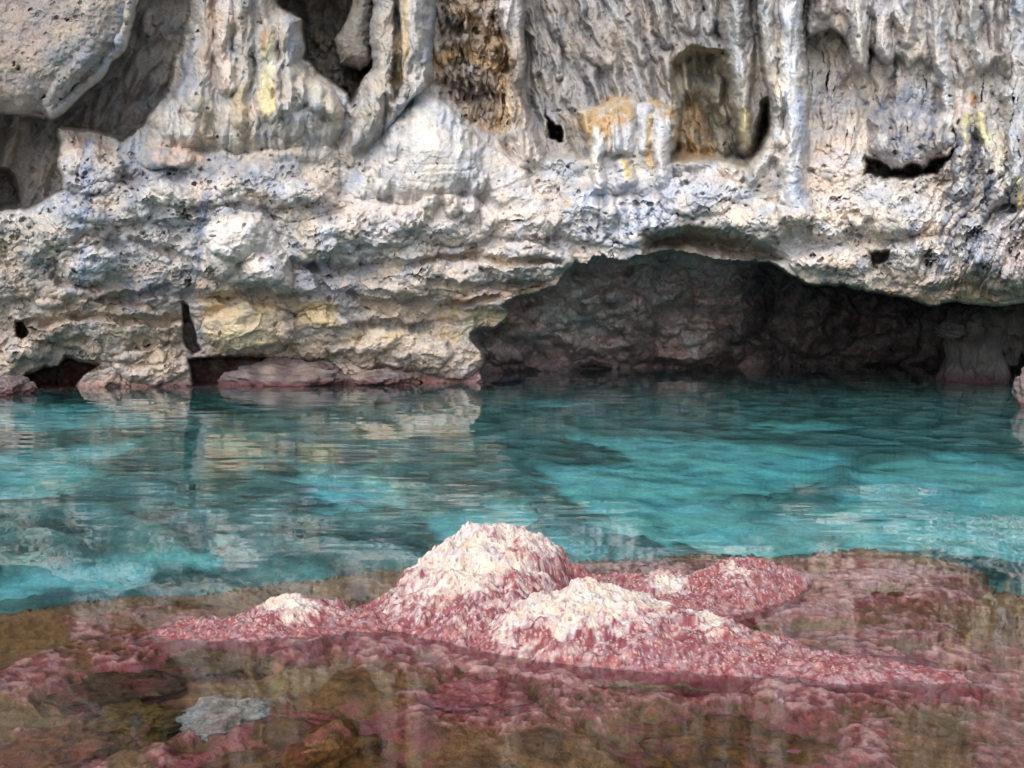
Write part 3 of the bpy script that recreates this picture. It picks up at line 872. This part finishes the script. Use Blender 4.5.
# ================================================================== loose rocks
def blob_rock(name, centre, radii, label, cat, mat, colfn, seed=0, lump=0.25, fine=0.06, sub=90, group=None, twist=0.0, shape=None):
    """A closed rock: a sphere grid pushed in and out by noise."""
    nt_, np_ = sub, sub * 2
    th = np.linspace(0.001, math.pi - 0.001, nt_)
    ph = np.linspace(0, 2 * math.pi, np_, endpoint=False)
    T, Ph = np.meshgrid(th, ph, indexing='ij')
    d = np.stack([np.sin(T) * np.cos(Ph), np.sin(T) * np.sin(Ph), np.cos(T)], -1)
    r = 1 + lump * fbm(d[..., 0] * 1.5 + seed, d[..., 1] * 1.5, d[..., 2] * 1.5, 3) + fine * fbm(d[..., 0] * 7 + seed, d[..., 1] * 7, d[..., 2] * 7, 4)
    q = d * r[..., None]
    if shape:
        q = shape(q)
    q = q * np.array(radii)
    ca, sa = math.cos(twist), math.sin(twist)
    q = np.stack([q[..., 0] * ca - q[..., 1] * sa, q[..., 0] * sa + q[..., 1] * ca, q[..., 2]], -1)
    wp = q + np.array(centre)
    col = colfn(wp)
    i = np.arange(nt_ * np_).reshape(nt_, np_)
    j = np.roll(i, -1, 1)
    f = np.stack([i[:-1], i[1:], j[1:], j[:-1]], -1).reshape(-1, 4)
    me = mesh_from(name, q.reshape(-1, 3), f, col.reshape(-1, 3))
    o = link(name, me, mat)
    o.location = centre
    return tag(o, label, cat, group)


def blend(a, b, t):
    t = np.clip(t, 0, 1)[..., None]
    return np.asarray(a) * (1 - t) + np.asarray(b) * t


def cave_rock_col(w):
    n = fbm(w[..., 0] * 2, w[..., 1] * 2, w[..., 2] * 2, 4)
    c = blend(lin(78, 76, 76, 0.6), lin(104, 100, 98, 0.6), 0.5 + n)
    return blend(lin(78, 60, 66, 0.6), c, sstep(0.05, 0.5, w[..., 2] + 0.15 * n))


def tide_rock_col(w):
    n = fbm(w[..., 0] * 2.5, w[..., 1] * 2.5, w[..., 2] * 2.5, 4)
    c = blend(lin(120, 106, 108, 0.62), lin(160, 146, 144, 0.64), 0.5 + n)
    return blend(lin(124, 84, 86, 0.62), c, sstep(0.05, 0.2, w[..., 2] + 0.05 * n))


def waist(q):
    z = q[..., 2]
    k = 0.92 - 0.14 * np.exp(-((z - 0.0) / 0.18) ** 2) + 0.05 * np.exp(-((z + 0.34) / 0.12) ** 2) + 0.12 * np.exp(-((z - 0.5) / 0.14) ** 2)
    return np.stack([q[..., 0] * k, q[..., 1] * k, z], -1)


px, _, _ = at_depth(977, 340, 27.6)
pillar = blob_rock('rock_pillar', (float(px), 27.6, 0.75), (0.95, 0.8, 1.75), 'dark rock pillar standing in the water under the right end of the cave lip', 'rock pillar',
          MAT_CAVE, cave_rock_col, 3, 0.3, 0.07, 120, shape=waist)
px, _, pz = at_depth(950, 331, 27.0)
kn = blob_rock('knob', (float(px), 27.0, float(pz)), (0.36, 0.36, 0.24), None, None, MAT_CAVE, cave_rock_col, 14, 0.3, 0.08, 50)
kn.location = (float(px) - pillar.location.x, 27.0 - 27.6, float(pz) - 0.75)
kn.parent = pillar
px, _, _ = at_depth(1012, 330, 27.0)
blob_rock('hanging_rock', (float(px), 27.0, 1.6), (0.42, 0.5, 0.9), 'small dark lump hanging beside the top of the cave pillar', 'rock', MAT_CAVE, cave_rock_col, 8, 0.3, 0.07, 60)
px, _, _ = at_depth(1044, 390, 19.5)
blob_rock('tide_rock', (float(px), 19.5, 0.25), (0.50, 0.5, 0.56), 'pale pink rock at the right edge in front of the cave mouth', 'rock', MAT_CRUST, tide_rock_col, 5, 0.3, 0.08, 70)
for u, v, D_, r, lab, sd in ((292, 378, 26.3, (1.6, 0.8, 0.58), 'long low pink grey boulder in the dark notch at the cliff foot', 1),
                             (380, 378, 26.3, (0.75, 0.6, 0.32), 'small pink rimmed boulder against the base right of the notch', 2),
                             (8, 380, 23.0, (0.5, 0.5, 0.3), 'pink grey boulder at the left edge beside the small dark notch', 4)):
    px, _, _ = at_depth(u, v, D_)
    blob_rock('tide_boulder', (float(px), D_, 0.08), r, lab, 'boulder', MAT_ROCK, tide_rock_col, sd, 0.3, 0.08, 70, 'boulders along the foot of the cliff')


# ================================================================== reef shelf in the foreground
def bed_run(Dist):
    """How far beyond the surface point a refracted sight line travels per metre of depth."""
    ang = np.arctan2(CAM_H, Dist)
    s_ = np.cos(ang) / 1.33
    return s_ / np.sqrt(1 - s_ * s_)


BOULDERS = (
    (42, 748, 50, -0.03, 0.5, lin(128, 80, 48, .75), lin(96, 60, 38, .75), 'oval brown boulder under water ringed with pink, in the near left corner', 1),
    (124, 722, 44, -0.04, 0.55, lin(116, 96, 46, .75), lin(84, 66, 36, .75), 'rounded olive brown boulder under water left of the pale stone', 2),
    (108, 688, 58, -0.05, 0.4, lin(100, 74, 54, .75), lin(70, 54, 42, .75), 'flat dark brown boulder under water behind the olive one', 3),
    (300, 752, 105, -0.05, 0.5, lin(122, 86, 46, .75), lin(80, 56, 34, .75), 'broad brown boulder under water at the bottom edge left of centre', 4),
    (735, 745, 96, -0.05, 0.42, lin(128, 92, 48, .75), lin(84, 60, 36, .75), 'mottled golden brown boulder under water at the bottom right of centre', 5),
    (480, 697, 46, -0.02, 0.5, lin(160, 84, 94, .68), lin(196, 134, 138, .7), 'round pink lump just under the water in front of the rocks', 6),
    (672, 672, 76, -0.03, 0.3, lin(156, 132, 112, .7), lin(126, 102, 84, .7), 'tan slab under water at the foot of the long rock', 7),
    (210, 662, 58, -0.04, 0.3, lin(112, 82, 54, .75), lin(80, 60, 42, .75), 'long brown boulder under water in front of the small left rock', 9))
ru = np.concatenate([np.arange(-1500, -120, 60.0), np.arange(-120, 1145, 1.3), np.arange(1145, 2600, 60.0)])
rv = np.concatenate([np.arange(505, 530, 2.0), np.arange(530, 800, 1.3), np.arange(800, 1500, 20.0), np.arange(1500, 4000, 250.0)])
RU, RV = np.meshgrid(ru, rv)
RX, RY = on_level(RU, RV)
nA = fbm(RX / 0.9, RY / 0.9, 2.0, 4)
nB = fbm(RX / 0.28, RY / 0.28, 5.0, 4)
nC = fbm(RX / 0.07, RY / 0.07, 9.0, 3)
nE = fbm(RX / 0.03, RY / 0.03, 19.0, 3)
EDGE_U = [-1500, -100, 0, 60, 130, 230, 300, 400, 520, 640, 700, 780, 870, 950, 990, 1000, 1024, 1200, 2600]
EDGE_V = [640, 625, 613, 605, 597, 590, 580, 566, 562, 560, 552, 556, 547, 560, 572, 590, 594, 600, 610]
ev = np.interp(RU + 14 * nB, EDGE_U, EDGE_V) + 6 * nB + 4 * nC
over = RV - ev                          # > 0 on the shelf
_, EY = on_level(RU, np.maximum(ev, 520))
out_m = np.maximum(RY - EY, 0)
shelf = -0.10 - 0.10 * (nA + 0.3) + 0.05 * nB + 0.012 * nC
shelf = np.minimum(shelf, -0.02)
RZ = shelf - 3.3 * sstep(0.0, 0.4, out_m) - 0.3 * sstep(0, 0.06, out_m)
PINK, DPINK, PALEP = lin(176, 102, 110, 0.72), lin(142, 68, 80, 0.68), lin(202, 156, 156, 0.7)
RBROWN, DBROWN, ROLIVE = lin(138, 100, 68, 0.70), lin(88, 64, 48, 0.62), lin(140, 112, 76, 0.70)
RC = blend(RBROWN, ROLIVE, 0.5 + 1.0 * nA)
RC = blend(RC, DBROWN, sstep(0.1, 0.7, nB) * 0.7)
PINKS = [([(-20, 668), (40, 655), (100, 652), (150, 668), (110, 692), (60, 690), (0, 700)], 0.9),
         ([(-20, 735), (60, 725), (100, 735), (100, 770), (40, 775), (-20, 770)], 0.9),
         ([(60, 620), (160, 612), (250, 628), (420, 628), (420, 660), (240, 652), (140, 645), (70, 645)], 0.75),
         ([(400, 676), (540, 672), (640, 700), (600, 725), (480, 735), (400, 720)], 0.9),
         ([(770, 690), (860, 690), (905, 720), (910, 790), (790, 790), (800, 730)], 0.85),
         ([(560, 562), (690, 556), (860, 550), (950, 562), (990, 580), (980, 606), (860, 612), (720, 616)], 0.95),
         ([(850, 640), (960, 640), (1060, 655), (1060, 720), (930, 705), (850, 690)], 0.85),
         ([(740, 606), (840, 602), (960, 625), (960, 655), (800, 644)], 0.85),
         ([(110, 636), (400, 632), (480, 650), (700, 680), (960, 680), (1010, 700), (900, 712), (700, 708), (480, 684), (360, 668), (120, 660)], 0.95),
         ([(980, 720), (1060, 715), (1060, 790), (1000, 790)], 0.6),
         ([(130, 760), (210, 720), (300, 700), (320, 712), (230, 745), (170, 790)], 0.8)]
for p, st in PINKS:
    d = inside_distance(p, RU + 14 * nB + 8 * nA, RV + 8 * nB + 5 * nA)
    m = sstep(-9, 11, d + 5 * nC + 4 * nE) * st * sstep(-0.75, 0.25, nB + 0.5 * nC + 0.35 * nE + 0.3 * nA)
    c = blend(PINK, PALEP, sstep(0.0, 0.6, nC + nB * 0.6))
    c = blend(c, DPINK, sstep(0.1, 0.7, 0.7 * nE - nC * 0.5))
    RC = RC * (1 - m[..., None]) + c * m[..., None]
    RZ = RZ + 0.035 * m
nF = fbm(RX / 0.014, RY / 0.014, 39.0, 2)
for b_ in BOULDERS:
    x_, y_ = on_level(b_[0], b_[1])
    rr_ = b_[2] * float(y_) / F
    d = np.hypot((RX - float(x_)) / rr_, (RY - float(y_)) / (rr_ * b_[4] * 2.0)) + 0.15 * nB
    ring = sstep(1.55, 1.1, d)
    RZ = RZ - 0.07 * ring
    c = blend(PINK, DPINK, 0.5 + nC + nE)
    rk = (0.75 * ring * sstep(-0.5, 0.2, nB + nC))[..., None]
    RC = RC * (1 - rk) + c * rk
RC = blend(RC, lin(150, 130, 96, 0.6), sstep(16, 2, over) * sstep(-4, 2, over) * 0.7)
RC = blend(RC, lin(70, 84, 78, 0.6), sstep(0.05, 0.5, out_m))
RC = np.clip(RC * 1.12 * (1 + 0.3 * nC + 0.3 * nE + 0.3 * nF)[..., None], 0.01, 0.8)
RP = np.stack([RX, RY + 0.12, np.minimum(RZ, -0.012)], -1)
me = mesh_from('reef', RP.reshape(-1, 3), grid_faces(*RU.shape), RC.reshape(-1, 3))
reef = tag(link('reef', me, MAT_REEF), 'shallow brown and pink reef shelf lying just under the water', 'reef', kind='structure')


def ridge_rock(name, rows, label, seed, white, bumpy=1.0, back=0.4, cres=0.0055, tier=0.0):
    """A rock built along its crest: rows of (u, v of crest, v of front foot, thickness)."""
    rows = np.array(rows, float)
    ub, vb = rows[:, 0], rows[:, 2]
    _, yb = on_level(ub, vb)
    yr = yb + rows[:, 3]
    xr, _, zr = at_depth(ub, rows[:, 1], yr)
    x0, x1 = xr.min() - 0.12, xr.max() + 0.12
    y0, y1 = yb.min() - 0.25, yr.max() + back + 0.15
    gx = np.arange(x0, x1, cres)
    gy = np.arange(y0, y1, cres)
    GX, GY = np.meshgrid(gx, gy)
    wob = 0.05 * fbm(GX / 0.22, GY / 0.22, seed, 3) + 0.02 * fbm(GX / 0.06, GY / 0.06, seed + 4, 3)
    wob2 = 0.06 * fbm(GX / 0.22, GY / 0.22, seed + 9, 3)
    gx_ = GX + wob
    o = np.argsort(xr)
    h = np.interp(gx_, xr[o], zr[o], left=-0.3, right=-0.3)
    b = np.interp(gx_, xr[o], yb[o])
    r = np.interp(gx_, xr[o], yr[o])
    t = (GY + wob2 - b) / np.maximum(r - b, 0.02)
    front = np.where(t < 0, t * 0.9, 0.55 * np.clip(t, 0, 1) + 0.45 * (1 - (1 - np.clip(t, 0, 1)) ** 2.2))
    tb = (GY - r) / back
    zz = np.where(t <= 1, h * front, h - (h + 0.35) * np.clip(tb, 0, 1.3) ** 1.4)
    zz = np.where(t < 0, t * np.maximum(r - b, 0.02) * 3.0, zz)
    zz = zz - tier * np.exp(-((t - 0.6 - 0.9 * wob2) / 0.05) ** 2) * sstep(-0.3, 0.1, wob) * np.clip(h, 0, 0.5) / 0.4
    hh = np.clip(zz, 0, 0.5)
    k = bumpy * sstep(-0.1, 0.1, zz)
    zz = zz + k * (0.035 * fbm(GX / 0.3, GY / 0.3, seed + 1, 2) - 0.03 * folds(GX / 0.2, GY / 0.16, seed + 6, 2) - 0.01 + 0.010 * fbm(GX / 0.05, GY / 0.05, seed + 2, 3) + 0.006 * fbm(GX / 0.018, GY / 0.018, seed + 3, 3)
                    - 0.03 * sstep(0.07, 0.0, np.abs(perlin(GX / 0.33 + 0.4 * wob / 0.05, GY / 0.22, seed + 50))) * sstep(0.0, 0.3, fbm(GX / 0.4, GY / 0.4, seed + 55, 2)))
    _, bv = worley(GX / 0.17 + 3 * wob, GY / 0.12 + 3 * wob2, int(seed) + 9)
    _, bv2 = worley(GX / 0.06 + 2 * wob, GY / 0.045 + 2 * wob2, int(seed) + 10)
    zz = zz + k * (0.040 * (bv - 0.5) + 0.014 * (bv2 - 0.5))
    cd1, cv1 = worley(GX / 0.022, GY / 0.022, int(seed))
    zz = zz - k * 0.010 * sstep(0.4, 0.2, cd1) * (cv1 > 0.72)
    ex = np.minimum(np.minimum(GX - x0, x1 - GX), np.minimum(GY - y0, y1 - GY))
    zz = zz - 0.5 * sstep(0.10, 0.0, ex)
    n_a = fbm(GX / 0.16, GY / 0.16, seed + 20, 4)
    n_b = fbm(GX / 0.035, GY / 0.035, seed + 25, 3)
    n_c = fbm(GX / 0.014, GY / 0.014, seed + 28, 2)
    n_d = fbm(GX / 0.08, GY / 0.05, seed + 33, 4)
    c = blend(lin(158, 90, 96, 0.62), lin(186, 140, 140, 0.64), sstep(-0.3, 0.7, n_b + 0.5 * n_a))
    c = blend(c, lin(134, 68, 78, 0.66), sstep(0.1, 0.6, -n_b + 0.3 * n_c) * 0.85)
    c = blend(c, lin(168, 144, 146, 0.7), sstep(0.1, 0.6, n_d) * 0.75)
    c = blend(c, lin(112, 100, 108, 0.65), sstep(0.45, 0.85, n_a - 0.3 * n_b) * 0.75)
    wm = white(GX, GY, zz) + 0.45 * n_a + 0.45 * n_b + 0.45 * n_d
    fd_, fv_ = worley(GX / 0.016, GY / 0.016, int(seed) + 3)
    fleck = sstep(0.42, 0.2, fd_) * (fv_ > 0.62 + 0.25 * n_a) * sstep(-0.02, 0.05, zz)
    c = blend(c, lin(226, 200, 198, 0.66), fleck * 0.75)
    c = blend(c, lin(224, 198, 194, 0.66), sstep(-0.15, 0.45, wm) * 0.75)
    c = blend(c, lin(236, 222, 212, 0.64), sstep(0.2, 0.75, wm))
    c = blend(c, lin(206, 176, 148, 0.74), sstep(0.35, 0.8, wm) * sstep(0.1, 0.6, fbm(GX / 0.09, GY / 0.09, seed + 40, 3)) * 0.5)
    c = c * (1 + 0.15 * n_c)[..., None]
    c = c * (1 - 0.55 * (sstep(0.4, 0.15, cd1) * (cv1 > 0.8)))[..., None]
    c = c * (1 - 0.35 * sstep(0.025, 0.0, zz + 0.01 * n_b))[..., None] if False else c
    sk = sstep(-0.01, -0.07, zz + 0.03 * n_a)
    c = blend(c, blend(DPINK, PINK, 0.5 + n_b + 0.5 * n_c) * (1 + 0.3 * n_d)[..., None], sk)
    c = np.clip(c, 0.01, 0.82)
    fcs = grid_faces(*GX.shape)
    pts = np.stack([GX, GY, zz], -1).reshape(-1, 3)
    keep = pts[fcs][:, :, 2].max(1) > -0.42
    fcs = fcs[keep]
    ids, inv = np.unique(fcs, return_inverse=True)
    cen = np.array([xr.mean(), yr.mean(), 0])
    me = mesh_from(name, pts[ids] - cen, inv.reshape(-1, 4)[:, ::-1], c.reshape(-1, 3)[ids])
    ob = link(name, me, MAT_CRUST)
    ob.location = cen
    return tag(ob, label, 'rock', 'pink crusted rocks rising from the reef')


def white_zones(zs, floor):
    def f(x, y, z):
        m = np.full(x.shape, -0.6)
        for u, v, D_, rx, ry, a in zs:
            cx, _, _ = at_depth(u, v, D_)
            m = np.maximum(m, a * (1.2 - np.hypot((x - float(cx)) / rx, (y - D_) / ry)))
        return m + 0.35 * sstep(floor - 0.05, floor + 0.2, z) - 0.14
    return f


ridge_rock('pink_rock', [(340, 616, 622, .1), (370, 604, 618, .25), (388, 590, 622, .4), (402, 573, 630, .55), (425, 556, 636, .7), (440, 546, 640, .82), (455, 534, 644, .9), (468, 525, 646, .95),
                         (490, 522, 648, .98), (518, 523, 646, .95), (536, 530, 640, .86), (552, 546, 634, .76), (572, 566, 624, .6), (600, 582, 616, .45), (625, 596, 612, .2)],
           'tallest rock, white topped peak with pink crust in the middle of the reef', 3.3,
           white_zones([(465, 575, 5.75, 0.42, 0.45, 0.8), (500, 540, 6.0, 0.25, 0.3, 0.6)], 0.14), 1.0, 0.35, tier=0.07)
ridge_rock('pink_rock', [(470, 640, 646, .12), (498, 616, 655, .3), (540, 594, 662, .45), (570, 584, 666, .52), (592, 580, 668, .55), (625, 588, 672, .62), (650, 598, 674, .6),
                         (700, 610, 676, .52), (740, 627, 678, .42), (790, 640, 680, .36), (850, 655, 684, .25), (920, 664, 684, .18), (962, 674, 682, .08)],
           'long low rock in front, white crest on its left and pink tail to the right', 13.7,
           white_zones([(600, 610, 5.25, 0.36, 0.36, 1.1), (525, 622, 5.2, 0.2, 0.2, 0.9), (712, 636, 5.1, 0.14, 0.14, 0.75)], 0.15), 0.8, 0.7)
ridge_rock('pink_rock', [(140, 638, 640, .08), (180, 622, 640, .2), (205, 615, 640, .26), (228, 622, 640, .22), (250, 608, 640, .3), (285, 597, 640, .36), (320, 598, 637, .35),
                         (350, 605, 634, .28), (380, 612, 630, .2), (400, 622, 630, .1)],
           'small low rock on the left with a speckled white hump', 23.1,
           white_zones([(290, 610, 5.55, 0.22, 0.2, 0.9)], 0.10), 0.7, 0.3)
ridge_rock('pink_rock', [(556, 578, 600, .3), (600, 574, 612, .5), (650, 571, 618, .55), (700, 571, 618, .55), (722, 562, 614, .55), (738, 555, 610, .55), (762, 558, 604, .45),
                         (788, 567, 594, .3), (806, 576, 584, .1)],
           'red ridge behind the long rock, ending in a small knob at the pool edge', 31.9,
           white_zones([(668, 588, 6.0, 0.12, 0.14, 0.9), (735, 578, 6.1, 0.1, 0.14, 0.7)], 0.2), 0.8, 0.25)


# --- drowned boulders on the shelf
def algae(c1, c2, sp=0.35):
    def f(w):
        n = fbm(w[..., 0] / 0.09, w[..., 1] / 0.09, w[..., 2] / 0.09, 4)
        f_ = fbm(w[..., 0] / 0.02, w[..., 1] / 0.02, w[..., 2] / 0.02, 3)
        p = fbm(w[..., 0] / 0.16 + 40, w[..., 1] / 0.16, w[..., 2] / 0.16, 4)
        c = blend(c1, c2, 0.5 + n) * (1 + 0.45 * f_)[..., None]
        c = blend(c, blend(PINK, DPINK, 0.5 + f_ + n), sstep(0.15, 0.45, p + 0.3 * f_) * sp)
        return np.clip(c, 0.01, 0.8)
    return f


for u, v, hu, top, flat, c1, c2, lab, sd in BOULDERS:
    x_, y_ = on_level(u, v)
    rx = hu * float(y_) / F
    ry, rz = rx * flat * 2.0, min(rx * 0.6, 0.26)
    blob_rock('sunken_boulder', (float(x_), float(y_) + 0.12, top - rz), (rx, ry, rz), lab, 'boulder', MAT_REEF, algae(c1, c2), sd * 7.1, 0.45, 0.08, 90,
              'boulders drowned in the shallow water of the reef')
x_, y_ = on_level(216, 712)
blob_rock('pale_stone', (float(x_), float(y_) + 0.1, -0.17), (0.20, 0.2, 0.12), 'pale grey white stone under water among brown boulders', 'stone', MAT_REEF,
          algae(lin(190, 190, 186, .75), lin(134, 134, 128, .7), 0.25), 5.2, 0.35, 0.06, 80)

# ================================================================== seabed of the pool
bx = np.concatenate([np.linspace(-700, -32, 14), np.arange(-31, 31, 0.12), np.linspace(32, 700, 14)])
by = np.concatenate([np.linspace(-700, 3.0, 14), np.arange(3.3, 44, 0.12), np.linspace(46, 120, 6)])
BX, BY = np.meshgrid(bx, by)
m1 = fbm(BX / 2.6, BY / 2.6, 3.0, 4)
m2 = fbm(BX / 0.7, BY / 0.7, 7.0, 4)
m3 = fbm(BX / 0.3, BY / 0.3, 12.0, 3)
BZ = -2.8 + 0.35 * m1 + 0.12 * m2
SANDS = [[(-60, 470), (0, 452), (60, 448), (150, 440), (110, 470), (70, 492), (0, 500), (-60, 505)],
         [(300, 472), (350, 466), (385, 476), (400, 492), (372, 512), (330, 510), (306, 490)],
         [(560, 470), (640, 462), (700, 458), (760, 468), (800, 480), (760, 492), (800, 512), (700, 532), (620, 510), (585, 492)],
         [(800, 520), (860, 470), (950, 452), (1010, 462), (1060, 470), (1060, 570), (900, 560), (780, 552), (700, 545)],
         [(130, 560), (220, 540), (240, 565), (190, 585), (60, 600), (-40, 612), (-40, 594)],
         [(500, 402), (560, 400), (610, 404), (560, 408)],
         [(560, 436), (680, 440), (800, 446), (860, 470), (780, 492), (600, 470)],
         [(640, 520), (760, 512), (860, 530), (900, 560), (700, 560)],
         [(-40, 402), (120, 405), (160, 425), (60, 432), (-40, 430)],
         [(410, 520), (520, 500), (580, 530), (640, 560), (420, 565)],
         [(720, 424), (800, 424), (860, 430), (780, 432)]]
sand = np.zeros_like(BX)
for p in SANDS:
    sx_, sy_ = on_level(np.array([q[0] for q in p]), np.array([q[1] for q in p]))
    rr = np.hypot(sx_, sy_)
    k = 1 + 2.8 * bed_run(rr) / rr
    poly = np.stack([sx_ * k, sy_ * k], 1)
    d = inside_distance(poly, BX + 0.9 * m1 + 0.45 * m2 + 0.2 * m3, BY + 0.9 * m2 + 0.6 * m1 + 0.25 * m3)
    sand = np.maximum(sand, sstep(-0.12, 0.18, d))
m3 = fbm(BX / 0.3, BY / 0.3, 12.0, 3)
rockc = blend(lin(146, 142, 136, 0.75), lin(190, 178, 168, 0.8), 0.5 + m2 + 0.6 * m3)
rockc = blend(rockc, lin(92, 84, 76, 0.6), sstep(0.1, 0.6, -m2 + 0.5 * m3 - 0.4 * m1) * 0.5)
BC = blend(rockc, lin(240, 236, 228, 0.9), sand * np.clip(0.85 + 0.7 * m3 + 0.4 * m2, 0.25, 1))
BC = BC * np.interp(BY, [21, 27], [1.0, 0.5])[..., None]  # bed dims towards the cave, its gloom put into the colour
BZ = BZ + 0.35 * (1 - sand) * np.clip(0.5 + m2, 0, 1) - 0.1 * sand + 0.06 * m3
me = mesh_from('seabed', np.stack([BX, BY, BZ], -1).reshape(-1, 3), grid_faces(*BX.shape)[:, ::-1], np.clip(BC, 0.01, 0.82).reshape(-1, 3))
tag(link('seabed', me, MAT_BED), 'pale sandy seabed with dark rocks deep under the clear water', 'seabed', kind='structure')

# ================================================================== water
wx = np.concatenate([[-690, -200, -60, -30], np.arange(-17, 17.01, 0.085), [30, 60, 200, 690]])
wy = np.concatenate([[-690, -200, -60, -20, -5, 0, 2], np.arange(3.0, 9, 0.022), np.arange(9, 16, 0.032), np.arange(16, 39, 0.06), [42, 60, 110]])
WX, WY = np.meshgrid(wx, wy)
sway = 0.5 * perlin(WX * 0.22, WY * 0.3, 3.0)
breeze = np.clip(0.75 + 1.1 * fbm(WX * 0.13, WY * 0.2, 6.0, 2) + np.clip(-WX, -5, 6) * 0.07, 0.3, 1.7)
shelter = np.interp(WY, [4.5, 6.2, 8.5], [0.22, 0.35, 1.0]) * np.interp(WY, [16, 26], [1.0, 0.7])
WZ = (0.0045 * perlin(WX * 0.55, (WY + sway) * 1.1, 1.0)
      + breeze * (0.0022 * perlin(WX * 0.75 + 0.3 * WY, (WY + sway) * 2.7, 9.0) + 0.0011 * perlin(WX * 1.5 - 0.4 * WY, (WY + 0.7 * sway) * 4.6, 14.0)
                  + 0.0006 * perlin(WX * 2.4, WY * 8.0 + 0.8 * WX, 24.0))) * shelter
far = (np.abs(WX) > 20) | (WY < 2.5) | (WY > 40)
WZ = np.where(far, 0.0, WZ)
nr_, nc_ = WX.shape
top_ = np.stack([WX, WY, WZ], -1).reshape(-1, 3)
idx = np.arange(nr_ * nc_).reshape(nr_, nc_)
fq = grid_faces(nr_, nc_)[:, ::-1]
rim = np.concatenate([idx[0, :-1], idx[:-1, -1], idx[-1, :0:-1], idx[:0:-1, 0]])
low = top_[rim].copy()
low[:, 2] = -8.0
base_i = len(top_)
m_ = len(rim)
side = np.array([(rim[k], base_i + k, base_i + (k + 1) % m_, rim[(k + 1) % m_]) for k in range(m_)])
me = mesh_from('sea_water', np.concatenate([top_, low]), np.concatenate([fq, side]))
bm_ = bmesh.new()
bm_.from_mesh(me)
bm_.verts.ensure_lookup_table()
bm_.faces.new([bm_.verts[base_i + k] for k in range(m_)][::-1])
bm_.to_mesh(me)
bm_.free()
tag(link('sea_water', me, water_material()), 'clear turquoise sea water filling the pool in front of the cliff', 'water', kind='structure')

# ================================================================== light
w = bpy.data.worlds.new('World')
scene.world = w
w.use_nodes = True
nt = w.node_tree
bg = nt.nodes['Background']
sky = nt.nodes.new('ShaderNodeTexSky')
sky.sky_type = 'NISHITA'
sky.sun_disc = False
sky.sun_elevation = R(SUN_DIR[0])
sky.sun_rotation = R(SUN_DIR[1])
sky.air_density, sky.dust_density, sky.ozone_density = 1.0, 3.0, 1.0
hs = nt.nodes.new('ShaderNodeHueSaturation')
hs.inputs['Saturation'].default_value = 0.35
nt.links.new(sky.outputs[0], hs.inputs['Color'])
nt.links.new(hs.outputs[0], bg.inputs['Color'])
bg.inputs['Strength'].default_value = SKY_STRENGTH
sd = bpy.data.lights.new('sun', 'SUN')
sd.energy, sd.angle, sd.color = SUN_STRENGTH, R(SUN_ANGLE), (1.0, 0.975, 0.94)
so = bpy.data.objects.new('sun', sd)
COL.objects.link(so)
el, az = R(SUN_DIR[0]), R(SUN_DIR[1])
to_sun = Vector((math.sin(az) * math.cos(el), math.cos(az) * math.cos(el), math.sin(el)))
so.rotation_euler = (-to_sun).to_track_quat('-Z', 'Y').to_euler()
so.location = to_sun * 60

# ================================================================== camera
cd_ = bpy.data.cameras.new('camera')
cd_.sensor_width = 36.0
cd_.lens = F / 1024.0 * 36.0
cd_.clip_end = 3000
co = bpy.data.objects.new('camera', cd_)
COL.objects.link(co)
co.location = (0, 0, CAM_H)
co.rotation_euler = (math.pi / 2 - PITCH, 0, 0)
scene.camera = co

scene.view_settings.view_transform = 'Standard'
scene.view_settings.look = 'None'
scene.view_settings.exposure = EXPOSURE
scene.view_settings.gamma = 1
cy = scene.cycles
cy.max_bounces = 10
cy.diffuse_bounces = 5
cy.transmission_bounces = 8
cy.glossy_bounces = 5
cy.volume_bounces = 0
cy.caustics_reflective = True
cy.caustics_refractive = True
cy.sample_clamp_indirect = 6.0
cy.use_denoising = True
